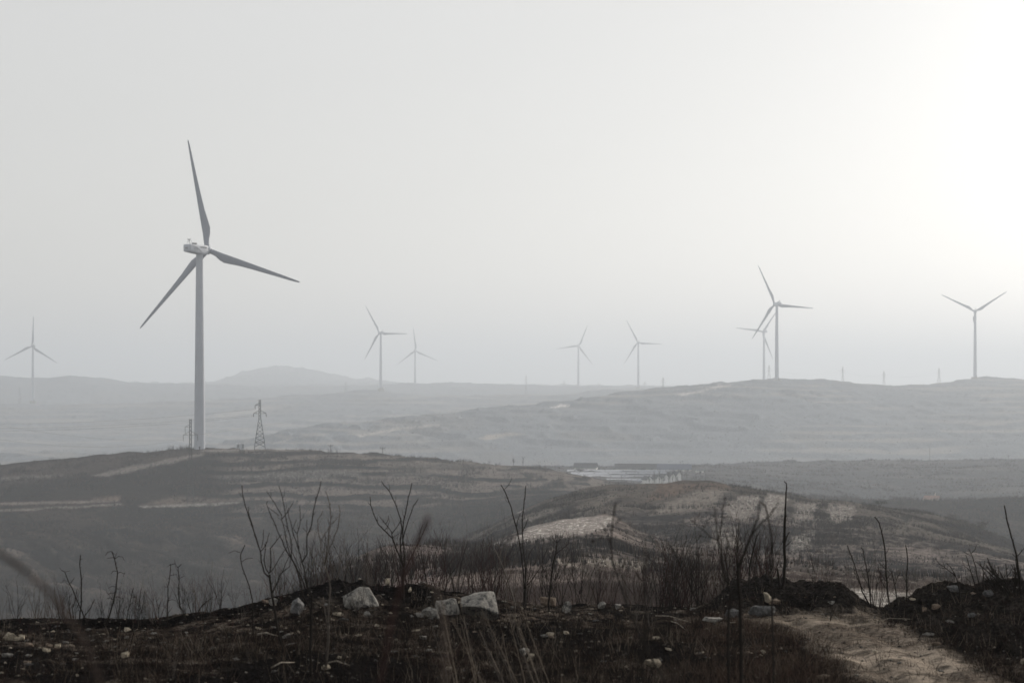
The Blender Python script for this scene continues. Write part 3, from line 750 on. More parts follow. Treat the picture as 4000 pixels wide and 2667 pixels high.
M_shed = mat('dark_grey_shed_roof', (0.045, 0.048, 0.052), 0.8, 0.15, 0.3)
M_shedb = mat('blue_steel_shed_roof', (0.075, 0.09, 0.13), 0.8, 0.1, 0.3)
M_wall = mat('whitewashed_wall', (0.70, 0.70, 0.68), 0.8, 0.1, 0.5)
M_film = mat('white_greenhouse_film', (0.28, 0.30, 0.34), 0.95, 0.08, 0.2)
M_tile = mat('faded_red_brown_tiles', (0.20, 0.12, 0.09), 0.8, 0.2, 1.5)
M_brick = mat('plastered_brick_wall', (0.33, 0.29, 0.25), 0.9, 0.2, 1.0)
M_glass = mat('dark_window_glass', (0.03, 0.035, 0.04), 0.15, spec=0.6)
def gable(name, c, length, width, hw, hr, m_roof, m_wall, rz, label, cat, group=None, win=0, chimney=False, over=.3):
    t = empty(name, c, rz)
    mb = MB(); L2, W2 = length / 2, width / 2
    v = [(-L2, -W2, -1), (L2, -W2, -1), (L2, W2, -1), (-L2, W2, -1), (-L2, -W2, hw), (L2, -W2, hw), (L2, W2, hw), (-L2, W2, hw), (-L2, 0, hr), (L2, 0, hr)]
    mb.v = [Vector(p) for p in v]; mb.f = [(0, 1, 5, 4), (2, 3, 7, 6), (1, 2, 6, 9, 5), (3, 0, 4, 8, 7), (0, 3, 2, 1)]
    mb.build('wall', m_wall, t)
    mb = MB(); e = .14; k = (hr - hw) / W2
    for s in (-1, 1):
        y0 = s * (W2 + over); z0 = hw - over * k
        a = [(-L2 - over, y0, z0 + .02), (L2 + over, y0, z0 + .02), (L2 + over, 0, hr + .02), (-L2 - over, 0, hr + .02)]
        n = len(mb.v); mb.v += [Vector(p) for p in a] + [Vector((p[0], p[1], p[2] + e)) for p in a]
        mb.f += [tuple(n + q for q in f) for f in ((0, 1, 2, 3), (7, 6, 5, 4), (0, 4, 5, 1), (1, 5, 6, 2), (2, 6, 7, 3), (3, 7, 4, 0))]
    rf = mb.build('roof', m_roof, t)
    if chimney:
        mb = MB(); mb.box((L2 * .45, 0.3, hr + .45), (.5, .5, 1.3)); mb.build('chimney', m_wall, rf)
    for i in range(win):
        mb = MB(); x = -L2 + (i + .5) * length / win; mb.box((x, -W2 - .02, hw * .55), (.9, .06, 1.0)); mb.build('window', M_glass, t)
    tag(t, label, cat, group); return t
def zp(x, y, Y): return P(x, y, Y)
gable('long_shed', P(2288, 1838, 945), 10.6, 7, 1.6, 3.6, M_shed, M_wall, -.12, 'shorter dark-roofed long shed with a white gable, left of the blue-roofed one', 'shed', 'long farm sheds')
gable('long_shed', P(2487, 1842, 935), 20, 8, 1.6, 3.7, M_shed, M_wall, -.10, 'long dark grey roof behind the white greenhouses', 'shed', 'long farm sheds')
gable('long_shed', P(2634, 1846, 925), 15.5, 8, 1.8, 4.0, M_shedb, M_wall, -.10, 'blue-roofed shed with a bright white gable end at right', 'shed', 'long farm sheds', win=5)
ghl = ['farthest row of the white film greenhouses in the valley', 'second white greenhouse row from the back in the valley', 'third white greenhouse row from the back in the valley', 'nearest white greenhouse row, half hidden by the brush']
for i, (xa, xb, yb, Yd) in enumerate([(2215, 2640, 1852, 915), (2230, 2650, 1862, 885), (2270, 2600, 1874, 860), (2370, 2560, 1888, 835)]):
    s = Yd / FPX; ln = (xb - xa) * s; t = empty('greenhouse', P((xa + xb) / 2, yb, Yd), -.03)
    mb = MB(); n = 14; w = 4.6; h = 2.3
    for k in range(n + 1):
        a = math.pi * k / n
        for xx in (-ln / 2, ln / 2): mb.v.append(Vector((xx, -math.cos(a) * w, math.sin(a) * h - .2)))
    for k in range(n): mb.f.append((2 * k, 2 * k + 1, 2 * k + 3, 2 * k + 2))
    mb.f.append(tuple(range(0, 2 * n + 2, 2))[::-1]); mb.f.append(tuple(range(1, 2 * n + 2, 2)))
    mb.build('film_roof', M_film, t, True)
    for k in range(7):
        mb = MB(); mb.box((-ln / 2 + (k + .5 + .2 * math.sin(k * 3)) * ln / 7, -w * .45, h * .78), (.9, .5, .35)); mb.build('vent', M_mark, t)
    tag(t, ghl[i], 'greenhouse', 'rows of white greenhouses')
gl = ['leftmost and lowest of the small white gabled sheds below the greenhouses', 'second white gabled shed from the left, below the greenhouses', 'middle one of the small white gabled sheds', 'fourth white gabled shed, just left of the tallest one', 'tallest small white gabled shed, below the blue-roofed shed']
for i, (x, yb, Yd, w) in enumerate([(2528, 1888, 800, 2.4), (2563, 1886, 802, 2.0), (2592, 1884, 804, 2.2), (2618, 1882, 806, 2.1), (2642, 1880, 808, 2.1)]):
    gable('small_shed', P(x, yb, Yd), 4.5, w, 1.8 + i * .25, 2.9 + i * .3, M_shed, M_wall, R(-66), gl[i], 'shed', 'small white gabled sheds')
gable('brick_hut', P(2733, 1853, 900), 3.2, 2.6, 1.9, 2.5, M_shed, M_wall, .2, 'tiny boxy hut right of the blue-roofed shed', 'hut', win=1)
gable('farm_house', P(3640, 1968, 795), 5.4, 4.2, 2.1, 3.3, M_tile, M_brick, R(-28), 'small farmhouse with faded red-brown tiled roof and chimney on the right slope', 'house', win=3, chimney=True)

# ------------------------------------------------------------------ rocks
def rock_material(name, base, spot=(0.10, 0.10, 0.10), amt=0.55, sc=18.0):
    m = bpy.data.materials.new(name); m.use_nodes = True; t = m.node_tree; b = t.nodes['Principled BSDF']
    b.inputs['Roughness'].default_value = 0.9; b.inputs['Specular IOR Level'].default_value = 0.25
    tc = t.nodes.new('ShaderNodeTexCoord')
    n = t.nodes.new('ShaderNodeTexNoise'); n.inputs['Scale'].default_value = sc; n.inputs['Detail'].default_value = 7; n.inputs['Roughness'].default_value = .7
    n2 = t.nodes.new('ShaderNodeTexNoise'); n2.inputs['Scale'].default_value = sc * 5; n2.inputs['Detail'].default_value = 4
    t.links.new(tc.outputs['Object'], n.inputs['Vector']); t.links.new(tc.outputs['Object'], n2.inputs['Vector'])
    cr = t.nodes.new('ShaderNodeValToRGB'); cr.color_ramp.elements[0].position = .42; cr.color_ramp.elements[1].position = .58
    cr.color_ramp.elements[0].color = (*[s * (1 - amt) + b_ * amt * .55 for s, b_ in zip(base, spot)], 1) ; cr.color_ramp.elements[1].color = (*base, 1)
    e = cr.color_ramp.elements.new(.47); e.color = (*[v * .8 for v in base], 1)
    t.links.new(n.outputs[0], cr.inputs[0])
    mr = t.nodes.new('ShaderNodeMapRange'); mr.inputs['From Min'].default_value = .3; mr.inputs['From Max'].default_value = .7; mr.inputs['To Min'].default_value = .7; mr.inputs['To Max'].default_value = 1.25
    t.links.new(n2.outputs[0], mr.inputs['Value'])
    vm = t.nodes.new('ShaderNodeVectorMath'); vm.operation = 'SCALE'; t.links.new(cr.outputs[0], vm.inputs[0]); t.links.new(mr.outputs[0], vm.inputs['Scale'])
    t.links.new(vm.outputs[0], b.inputs['Base Color'])
    bp = t.nodes.new('ShaderNodeBump'); bp.inputs['Strength'].default_value = .9; bp.inputs['Distance'].default_value = .02
    t.links.new(n.outputs[0], bp.inputs['Height']); t.links.new(bp.outputs[0], b.inputs['Normal'])
    return m
M_granite = rock_material('speckled_grey_granite', (0.24, 0.23, 0.21), amt=.95)
M_tan = rock_material('tan_stone', (0.46, 0.40, 0.31), amt=.4)
M_greyrock = rock_material('dark_grey_stone', (0.13, 0.13, 0.13), (0.05, 0.05, 0.05))
M_brownrock = rock_material('brown_stone', (0.22, 0.17, 0.13), (0.08, 0.06, 0.05))
def rock(name, seed, dims, m, squash=1.0, npts=13, rough=0.05, pts=None):
    r = random.Random(seed); bm = bmesh.new(); vs = []
    for p_ in (pts or ()): vs.append(bm.verts.new(p_))
    for i in range(0 if pts else npts):
        v = Vector((r.gauss(0, 1), r.gauss(0, 1), r.gauss(0, 1))).normalized() * r.uniform(.86, 1.0)
        v = Vector([math.copysign(abs(c) ** 0.75, c) for c in v])
        vs.append(bm.verts.new((v.x * dims[0] / 2, v.y * dims[1] / 2, v.z * dims[2] / 2)))
    res = bmesh.ops.convex_hull(bm, input=vs)
    bmesh.ops.delete(bm, geom=[g for g in res['geom_interior'] if isinstance(g, bmesh.types.BMVert)], context='VERTS')
    bmesh.ops.dissolve_limit(bm, angle_limit=R(14), verts=bm.verts, edges=bm.edges)
    bmesh.ops.bevel(bm, geom=list(bm.edges), offset=min(dims) * .05, segments=2, profile=.6, affect='EDGES')
    bmesh.ops.triangulate(bm, faces=bm.faces)
    bmesh.ops.subdivide_edges(bm, edges=[e for e in bm.edges if e.calc_length() > min(dims) * .22], cuts=2, use_grid_fill=True)
    bmesh.ops.triangulate(bm, faces=bm.faces)
    for v in bm.verts:
        k = v.co / max(dims) * 9
        d = fbm(np.array([k.x + k.z * .7 + seed]), np.array([k.y - k.z * .6]), 3, seed % 97)[0] - .5
        v.co += v.co.normalized() * d * rough * max(dims) * 2
    me = bpy.data.meshes.new(name); bm.to_mesh(me); bm.free(); me.materials.append(m)
    o = bpy.data.objects.new(name, me); COL.objects.link(o); return o
# x, base row, width, height (picture), shape seed, material, tilt (deg), label
ROCKS = [
 (1408, 2382, 148, 104, 3, M_granite, (8, 18, 20), 'big speckled pale boulder, left of the two largest on the burnt crest'),
 (1868, 2412, 150, 116, 21, M_granite, (2, -4, 8), 'big blocky pale boulder, right one of the two largest, half in shade'),
 (1745, 2418, 110, 92, 32, M_granite, (0, 10, 50), 'grey sloping boulder leaning against the blocky one on its left'),
 (1686, 2418, 84, 42, 41, M_granite, (0, 12, 0), 'flat pale wedge of rock left of the grey sloping boulder'),
 (1157, 2402, 62, 74, 8, M_greyrock, (0, 8, 70), 'upright triangular rock with a lit right edge, behind the left saplings'),
 (2138, 2372, 72, 50, 52, M_brownrock, (0, 0, 10), 'rounded brown rock on the crest below the crooked thin sapling'),
 (2220, 2396, 52, 46, 63, M_granite, (0, 15, 30), 'small angular pale rock on the crest, right of the rounded brown one'),
 (2352, 2380, 34, 30, 74, M_granite, (0, 0, 0), 'small rounded pale stone on the middle of the crest'),
 (2412, 2380, 34, 22, 85, M_granite, (0, 0, 40), 'small flat pale stone just right of the rounded one on the crest'),
 (3003, 2368, 30, 62, 96, M_tan, (0, -32, 20), 'narrow tilted tan slab sticking out of the dark mound'),
 (3030, 2366, 62, 26, 18, M_brownrock, (0, 4, 0), 'flat brown stone beside the tilted slab in the dark mound'),
 (2985, 2408, 120, 46, 29, M_greyrock, (0, 0, 0), 'large dark grey slab at the foot of the middle mound'),
 (2860, 2412, 95, 34, 31, M_greyrock, (0, 0, 15), 'low grey stone at the left foot of the middle mound'),
 (2783, 2432, 84, 22, 42, M_granite, (0, 4, 0), 'long flat pale stone left of the mound foot'),
 (2550, 2612, 76, 42, 54, M_tan, (0, 6, 10), 'yellowish tan stone in the lower right burnt ground'),
 (2050, 2560, 70, 34, 65, M_granite, (0, 0, 60), 'pale flat stone in the lower middle burnt ground'),
 (2074, 2590, 30, 40, 76, M_tan, (0, 20, 0), 'small upright tan stone beside the flat one, lower middle'),
 (2562, 2498, 36, 16, 87, M_tan, (0, 0, 0), 'small flat cream stone above the yellowish one at lower right'),
 (38, 2502, 62, 34, 98, M_tan, (0, 0, 0), 'flat-topped tan stone at the left edge of the burnt ground'),
 (82, 2502, 34, 24, 19, M_tan, (0, 0, 30), 'rounded tan stone right beside the flat-topped one at the left edge'),
 (188, 2535, 38, 26, 27, M_brownrock, (0, 0, 0), 'brownish stone, left one of a close pair at lower left'),
 (226, 2532, 30, 24, 35, M_tan, (0, 0, 0), 'yellow-grey stone, right one of a close pair at lower left'),
 (487, 2570, 36, 30, 43, M_tan, (0, 0, 0), 'lone roundish mossy stone on the lower left burnt ground'),
 (25, 2566, 56, 16, 51, M_granite, (0, 0, 0), 'long flat pale stone at the left edge, lowest of the stones there'),
 (1118, 2492, 36, 24, 59, M_granite, (0, 0, 0), 'pale square stone at the foot of the left saplings'),
 (1068, 2366, 42, 30, 67, M_granite, (0, 0, 0), 'grey pointed rock on the crest left of the triangular one'),
 (1032, 2362, 40, 18, 75, M_brownrock, (0, 0, 0), 'low rock at the left end of the rock row on the crest'),
 (3727, 2318, 62, 32, 83, M_greyrock, (0, 0, 0), 'dark rounded rock on top of the right mound'),
 (3868, 2332, 60, 28, 91, M_greyrock, (0, 0, 0), 'dull grey rock on the right mound beside the dense bare bush'),
 (3250, 2362, 36, 14, 99, M_granite, (0, 0, 0), 'small flat pale stone on the right half of the middle mound'),
 (1513, 2290, 24, 30, 14, M_tan, (0, 6, 0), 'little pale pointed stone on the crest between the two largest boulders'),
 (1600, 2312, 14, 24, 15, M_tan, (0, 0, 0), 'tiny cream pointed stone right of the black stemmed sapling'),
 (1432, 2408, 34, 22, 16, M_granite, (0, 12, 0), 'small triangular stone just below the speckled boulder'),
 (1320, 2408, 46, 16, 17, M_tan, (0, 0, 0), 'flat light stone left below the speckled boulder'),
 (3655, 2385, 44, 22, 20, M_brownrock, (0, 0, 0), 'brown stone on the front slope of the right mound'),
 (3610, 2392, 28, 18, 22, M_brownrock, (0, 0, 0), 'small brown stone low on the right mound near the track'),
 (3800, 2412, 40, 20, 23, M_greyrock, (0, 0, 0), 'grey stone half way up the shaded right mound'),
 (3660, 2520, 40, 16, 24, M_brownrock, (0, 0, 0), 'flat stone at the right edge of the dirt track'),
]
occupied = []
HULLS = {0: [(1336, 2322, .05), (1343, 2362, 0), (1384, 2396, .13), (1398, 2286, .10), (1436, 2290, .15), (1374, 2328, -.01), (1402, 2374, .01), (1448, 2312, .17), (1466, 2342, .17), (1482, 2376, .12), (1366, 2390, .2), (1455, 2400, .2), (1462, 2388, .27), (1420, 2294, .22)],
         1: [(1808, 2416, 0.13), (1900, 2424, .15), (1797, 2356, .0), (1799, 2328, .10), (1862, 2311, .12), (1905, 2306, .14), (1931, 2309, .20), (1948, 2392, .10), (1938, 2424, .2), (1868, 2356, -.02), (1804, 2410, .28), (1935, 2412, .32), (1870, 2312, .24)],
         4: [(1120, 2336, .05), (1122, 2380, .02), (1130, 2404, .02), (1168, 2322, .06), (1172, 2405, 0), (1182, 2380, .05), (1180, 2330, .09), (1124, 2400, .14), (1175, 2400, .16)]}
for ri, (x, yb, w, h, sd_, m, tilt, lab) in enumerate(ROCKS):
    b = ghit(x, yb, 9.0, 17); s = b.y / FPX; dep = (w + h) / 2 * random.uniform(.7, .95)
    if ri in HULLS and ri != 4:
        o = rock('rock', sd_, (w * s, dep * s, h * s), m, pts=[((px_ - x) * s, q, (yb - py_) * s) for px_, py_, q in HULLS[ri]], rough=.022)
        o.location = (b.x, b.y, b.z - .022); tag(o, lab, 'rock', 'rocks on the burnt foreground'); continue
    o = rock('rock', sd_, (w * s * 1.04, dep * s, h * s * 1.16), m)
    o.rotation_euler = [R(a) for a in tilt]
    o.location = (b.x, b.y + dep * s * .3, b.z + h * s * .42)
    tag(o, lab, 'rock', 'rocks on the burnt foreground')
    occupied.append((x, w))
protos = []
for i in range(7):
    o = rock('stone', 200 + i, (1, random.uniform(.6, .9), random.uniform(.4, .8)), (M_granite, M_tan, M_granite, M_brownrock, M_granite, M_tan, M_greyrock)[i], npts=11)
    protos.append(o)
nst = 0
for k in range(290):
    x = random.uniform(-60, 4060); Yd = random.uniform(11.3, 15.6)
    b = gat(x, Yd); y = HOR + (CZ - b.z) / b.y * FPX
    if 3000 < x < 3900 and random.random() < .8: continue
    if fbm(np.array([b.x * .9 + 4]), np.array([b.y * .9]), 2, 5)[0] < .5 and random.random() < .85: continue
    sz = random.choice([.03, .035, .04, .05, .065]) * random.uniform(.8, 1.3)
    o = protos[k % 7] if nst < 7 and k % 7 == nst else protos[k % 7].copy()
    if o not in [c for c in COL.objects]: pass
    if o.name not in COL.objects: COL.objects.link(o)
    nst += 1
    o.location = (b.x, b.y, b.z + sz * .27); o.scale = (sz * random.uniform(.8, 1.4), sz, sz * random.uniform(.4, .8)); o.rotation_euler = (random.uniform(-.2, .2), random.uniform(-.2, .2), random.uniform(0, 6.28))
    tag(o, 'small loose stone lying on the burnt soil, one among many alike', 'stone', 'small loose stones on the burnt ground')
for o in protos:
    if 'label' not in o: bpy.data.objects.remove(o)

# ------------------------------------------------------------------ traced bare saplings
M_bark = mat('dark_bark', (0.018, 0.015, 0.013), 0.9, 0.25, 30, bump=.5, spec=.08)
M_barkl = mat('grey_brown_bark', (0.07, 0.058, 0.048), 0.8, 0.3, 25, bump=.5)
M_red = mat('reddish_twig_bark', (0.036, 0.020, 0.018), 0.9, 0.25, 30, spec=.08)
M_tanst = mat('dry_tan_stalk', (0.12, 0.088, 0.07), 0.7, 0.25, 30)
M_dimst = mat('dim_brown_stalk', (0.06, 0.046, 0.04), 0.9, 0.25, 30, spec=.05)
M_straw = mat('pale_dry_straw', (0.17, 0.135, 0.10), 0.7, 0.2, 30)
class Z:
    def __init__(s, x0, y0, k): s.x0, s.y0, s.k = x0, y0, k
    def __call__(s, *pts): return [(s.x0 + a * s.k, s.y0 + b * s.k) for a, b in pts]
def sapling(name, lines, Yd, m, label, cat='sapling', group='bare saplings on the burnt crest', thorns=0.0, ground_ext=True, seed=1, root_Y=None, drift=.22, seeds=None, tw=.26):
    """lines: (start radius px, end radius px, [(x, y) ...] from root to tip)"""
    r = random.Random(seed); known = []   # (x, y, off)
    mb = MB(); first = True; s = Yd / FPX
    for (r0, r1, pts) in lines:
        pts = [Vector((p[0], p[1], 0)) for p in pts]
        # resample with a little wander
        out = []
        for i in range(len(pts) - 1):
            a, b = pts[i], pts[i + 1]; n = max(1, int((b - a).length / 14))
            for q in range(n):
                p = a.lerp(b, q / n)
                if i + q > 0: p += Vector((r.uniform(-.9, .9), r.uniform(-.9, .9), 0))
                out.append(p)
        out.append(pts[-1])
        if known:
            near_ = min(known, key=lambda q: (q[0] - out[0].x) ** 2 + (q[1] - out[0].y) ** 2)
            off = near_[2]
        else: off = 0.0
        dr = r.uniform(-drift, drift); ln = 0.0; P3 = []; rad = []
        tot = sum((out[i + 1] - out[i]).length for i in range(len(out) - 1)) + 1e-6
        for i, p in enumerate(out):
            if i: ln += (p - out[i - 1]).length
            o_ = off + dr * ln * s * 1.6
            known.append((p.x, p.y, o_))
            P3.append(P(p.x, p.y, Yd + o_)); rad.append((r0 * 1.15 + (r1 * 1.45 - r0 * 1.15) * ln / tot) * s)
        if first and ground_ext:
            g = gz(P3[0].x, P3[0].y)
            if P3[0].z > g - .02: P3.insert(0, Vector((P3[0].x + .01, P3[0].y, g - .05))); rad.insert(0, rad[0] * 1.15)
        first = False
        mb.tube(P3, rad, 6)
        for i in range(3, len(P3) - 1):
            if r.random() < tw:
                d = (P3[i] - P3[i - 1]).normalized(); q = Vector((d.z, r.uniform(-.8, .8), -d.x)).normalized() * r.choice([-1, 1]); L_ = s * r.uniform(10, 38)
                k1 = P3[i] + (d + q * .8).normalized() * L_ * .5; k2 = k1 + (d + q * r.uniform(0, .7) + Vector((0, 0, .3))).normalized() * L_ * .5
                mb.tube([P3[i], k1, k2], [min(rad[i] * .6, s * 1.1), s * .75, s * .4], 4)
        if thorns:
            acc = 0
            for i in range(1, len(P3) - 1):
                d = P3[i] - P3[i - 1]; acc += d.length
                if acc > thorns * r.uniform(.7, 1.4):
                    acc = 0; side = 1 if r.random() < .5 else -1
                    nrm = Vector((d.z, r.uniform(-.5, .5) * d.length, -d.x)).normalized() * side
                    L_ = s * r.uniform(3.5, 7)
                    mb.tube([P3[i], P3[i] + nrm * L_ * .5 + Vector((0, 0, L_ * .1)), P3[i] + nrm * L_ + Vector((0, 0, L_ * .5))], [rad[i] * .8 + s * .6, s * 1.0, s * .25], 4)
    if seeds:
        for (x, y, q) in seeds:
            o_ = min(known, key=lambda k_: (k_[0] - x) ** 2 + (k_[1] - y) ** 2)[2]
            c = P(x, y, Yd + o_); rr = q * s
            mb.tube([c + Vector((0, 0, -rr)), c + Vector((0, 0, -rr * .5)), c, c + Vector((0, 0, rr * .5)), c + Vector((0, 0, rr))], [rr * .3, rr * .85, rr, rr * .8, rr * .2], 6)
    # move origin to the root
    root = mb.v[0].copy(); mb.v = [v - root for v in mb.v]
    o = mb.build(name, m, None, True); o.location = root
    tag(o, label, cat, group); return o
z1 = Z(880, 1860, .3189); z2 = Z(900, 2250, .266); z3 = Z(1380, 1850, .3189); z4 = Z(1900, 1850, .3509); z5 = Z(2550, 1850, .3827); z6 = Z(3150, 1950, .287); z7 = Z(3550, 1930, .287); z8 = Z(200, 2100, .2764)
sapling('sapling', [
 (3.8, 3.2, z2((820, 1310), (755, 1010), (720, 900), (690, 750), (650, 500), (620, 330), (600, 200), (575, 0)) + z1((545, 1240), (540, 1200))),
 (2.8, 1.0, z1((540, 1235), (480, 1180), (445, 1060), (430, 920), (405, 850), (375, 740), (340, 640), (290, 500), (240, 350), (210, 220), (203, 110))),
 (1.6, .8, z1((405, 850), (360, 720), (335, 600), (290, 460), (278, 370))),
 (2.2, .9, z1((540, 1190), (500, 1140), (475, 1040), (480, 980), (495, 900), (500, 800))),
 (1.7, .8, z1((430, 920), (470, 880), (510, 800), (540, 690))), (1.3, .7, z1((445, 880), (465, 760), (470, 650))),
 (2.2, .8, z1((545, 1180), (560, 1060), (550, 880), (600, 820), (690, 710))),
 (1.5, .7, z1((550, 1175), (620, 1080), (670, 990), (730, 900), (760, 860))),
 (2.4, .8, z1((575, 1430), (600, 1370), (640, 1300), (660, 1220), (700, 1170), (790, 1100), (800, 1000))), (1.4, .7, z1((700, 1170), (740, 1070), (780, 980)))],
 12.4, M_bark, 'leftmost of the three tall bare saplings left of the speckled boulder', seed=3, thorns=.06)
sapling('sapling', [
 (5.2, 4.2, z2((1180, 1568), (1175, 1100), (1185, 700), (1185, 480))),
 (3.0, 2.2, z2((1185, 500), (1100, 350), (1060, 250), (1040, 150), (1010, 0))),
 (2.3, .9, z2((1010, 0),) + z1((905, 1200), (860, 1100), (810, 1000), (740, 900), (700, 790), (650, 690), (600, 560), (540, 440), (515, 370), (505, 330), (520, 300))),
 (2.0, .8, z1((810, 1000), (770, 880), (740, 750), (720, 620), (690, 530), (690, 460))), (1.5, .7, z1((690, 525), (760, 440), (830, 320))),
 (1.4, .7, z1((690, 480), (620, 350), (560, 260), (505, 180))), (1.2, .6, z1((660, 480), (530, 380))),
 (2.0, .8, z1((810, 1000), (815, 850), (790, 720), (760, 620), (740, 480), (720, 360), (695, 230), (655, 110))),
 (3.0, 2.2, z2((1190, 490), (1195, 280), (1160, 200), (1120, 120), (1100, 0))),
 (2.3, .8, z1((980, 1223), (965, 1130), (940, 1050), (900, 900), (870, 800), (840, 720), (800, 560), (755, 400))),
 (1.5, .7, z1((900, 880), (880, 700), (915, 600), (920, 480), (910, 360))), (1.3, .7, z1((870, 690), (830, 640), (870, 530))),
 (2.4, 1.0, z1((940, 1050), (1000, 950), (1000, 740), (1050, 620), (1080, 430), (1110, 280), (1150, 170), (1172, 60))),
 (1.2, .7, z1((1000, 750), (1000, 600), (1000, 530))), (1.0, .6, z1((1000, 680), (950, 630))),
 (1.8, .9, z2((1195, 330), (1290, 420), (1365, 550)))],
 11.2, M_bark, 'middle and tallest of the three bare saplings left of the speckled boulder', seed=5, thorns=.06)
sapling('sapling', [
 (4.6, 3.4, z2((1390, 1568), (1410, 1250), (1440, 950), (1440, 720))),
 (2.8, 2.0, z2((1440, 720), (1440, 500), (1460, 300), (1470, 170)) + z1((1270, 1250), (1215, 1100))),
 (2.0, .9, z1((1215, 1100), (1240, 1000), (1260, 930), (1320, 780), (1380, 630), (1405, 430), (1390, 350))),
 (1.9, .9, z1((1215, 1080), (1250, 880), (1275, 640), (1295, 500), (1280, 350), (1250, 240), (1230, 180))), (1.2, .7, z1((1295, 590), (1360, 530), (1390, 480))),
 (1.9, .8, z1((1215, 1080), (1170, 900), (1165, 800), (1140, 680), (1130, 540), (1200, 420))), (1.3, .7, z1((1165, 800), (1230, 690), (1280, 600))),
 (2.0, 1.2, z2((1415, 720), (1400, 550), (1370, 400), (1365, 300))), (1.5, .7, z1((1060, 1080), (1100, 980), (1160, 890)))],
 11.4, M_barkl, 'rightmost of the three bare saplings left of the speckled boulder', seed=8, thorns=.06)
sapling('sapling', [
 (6.0, 4.6, z3((605, 1420), (610, 1270), (620, 1150))),
 (2.8, .9, z3((612, 1120), (580, 1050), (545, 960), (500, 850), (480, 790), (380, 690), (310, 620), (250, 500), (215, 380), (205, 280))),
 (1.7, .7, z3((480, 790), (470, 720), (420, 640), (370, 590), (320, 520))), (1.1, .6, z3((400, 610), (430, 560), (430, 510))), (1.1, .6, z3((420, 640), (450, 570))),
 (1.2, .6, z3((385, 690), (430, 640))), (1.5, .7, z3((470, 735), (530, 660), (575, 580))), (1.0, .6, z3((480, 780), (530, 755), (555, 730))),
 (2.6, 1.0, z3((620, 1150), (585, 1000), (575, 800), (600, 680), (580, 550), (530, 400), (490, 310), (440, 210), (380, 140), (345, 90))),
 (2.6, 1.0, z3((625, 1130), (620, 900), (605, 780), (610, 600), (640, 480), (665, 330), (700, 190), (718, 110))),
 (2.0, .9, z3((595, 880), (620, 740), (660, 620), (700, 500), (740, 390), (795, 310))),
 (2.2, .8, z3((635, 1170), (740, 960), (790, 860), (850, 740), (910, 590))), (1.3, .7, z3((800, 840), (820, 700), (850, 620)))],
 14.9, M_bark, 'black many-stemmed sapling between the two largest boulders', thorns=.035, seed=9)
sapling('sapling', [
 (5.5, 4.4, z4((425, 1440), (430, 1330), (435, 1280))),
 (2.6, 1.2, z4((425, 1280), (400, 1000), (375, 800), (345, 640), (310, 510), (275, 370), (220, 230), (200, 180), (160, 120))), (.9, .4, z4((200, 175), (250, 120), (285, 50))),
 (2.4, 1.1, z4((438, 1280), (430, 1000), (405, 800), (400, 620), (400, 480), (420, 330), (440, 130))),
 (1.1, .6, z4((335, 580), (355, 500), (380, 430))), (1.3, .7, z4((405, 640), (440, 560), (465, 490))),
 (1.5, .6, z4((440, 1150), (450, 1000), (480, 880), (530, 810))), (1.4, .6, z4((450, 1230), (490, 1080), (495, 920))),
 (1.7, .6, z4((450, 1240), (520, 1160), (590, 1050), (650, 900), (690, 820)))],
 15.3, M_bark, 'thorny sapling with two long stems forming a narrow V, right of the blocky boulder', thorns=.035, seed=10)
sapling('sapling', [
 (3.4, 2.0, z4((690, 1450), (710, 1300), (725, 1150), (745, 1000), (770, 900), (785, 780))),
 (1.1, .5, z4((785, 775), (760, 650))), (1.3, .5, z4((787, 770), (850, 700), (860, 655))), (1.1, .5, z4((785, 770), (740, 720), (725, 680))), (1.0, .5, z4((785, 775), (790, 700))),
 (1.7, .6, z4((775, 890), (850, 830), (910, 780), (930, 680))), (1.1, .5, z4((750, 975), (700, 920), (670, 870)))],
 15.2, M_bark, 'crooked thin sapling with an umbrella of twigs over the brown rock', seed=12)
sapling('sapling', [
 (2.6, 1.4, z4((310, 1410), (260, 1250), (210, 1110), (160, 980), (100, 850))), (1.6, .6, z4((145, 940), (160, 860), (240, 730))), (1.1, .5, z4((205, 1040), (210, 850)))],
 14.9, M_barkl, 'pale leaning stem left of the narrow V sapling', seed=13)
sapling('sapling', [
 (4.0, 3.4, z5((770, 1900), (770, 1568), (790, 1200))),
 (3.4, 2.4, z5((790, 1200), (735, 1050), (710, 900), (690, 750), (668, 680))),
 (2.2, .9, z5((668, 680), (600, 650), (520, 580), (430, 510), (380, 460))), (1.2, .6, z5((510, 570), (560, 490))), (1.4, .6, z5((430, 500), (430, 450), (490, 400))),
 (2.2, 1.0, z5((665, 680), (645, 480), (630, 330))), (2.2, 1.0, z5((670, 680), (700, 520), (715, 350), (740, 250))), (1.3, .7, z5((715, 440), (800, 440))), (1.2, .6, z5((720, 330), (780, 310))),
 (1.2, .6, z5((600, 650), (480, 640), (425, 690))), (1.2, .6, z5((640, 430), (560, 400), (530, 390)))],
 7.4, M_bark, 'blurred round-topped sapling with seed pods, left half of the near pair', seeds=[(2738, 2092, 4), (2745, 2053, 4), (2762, 2037, 4), (2833, 1945, 4), (2848, 1970, 4.5), (2842, 2135, 5)], seed=14)
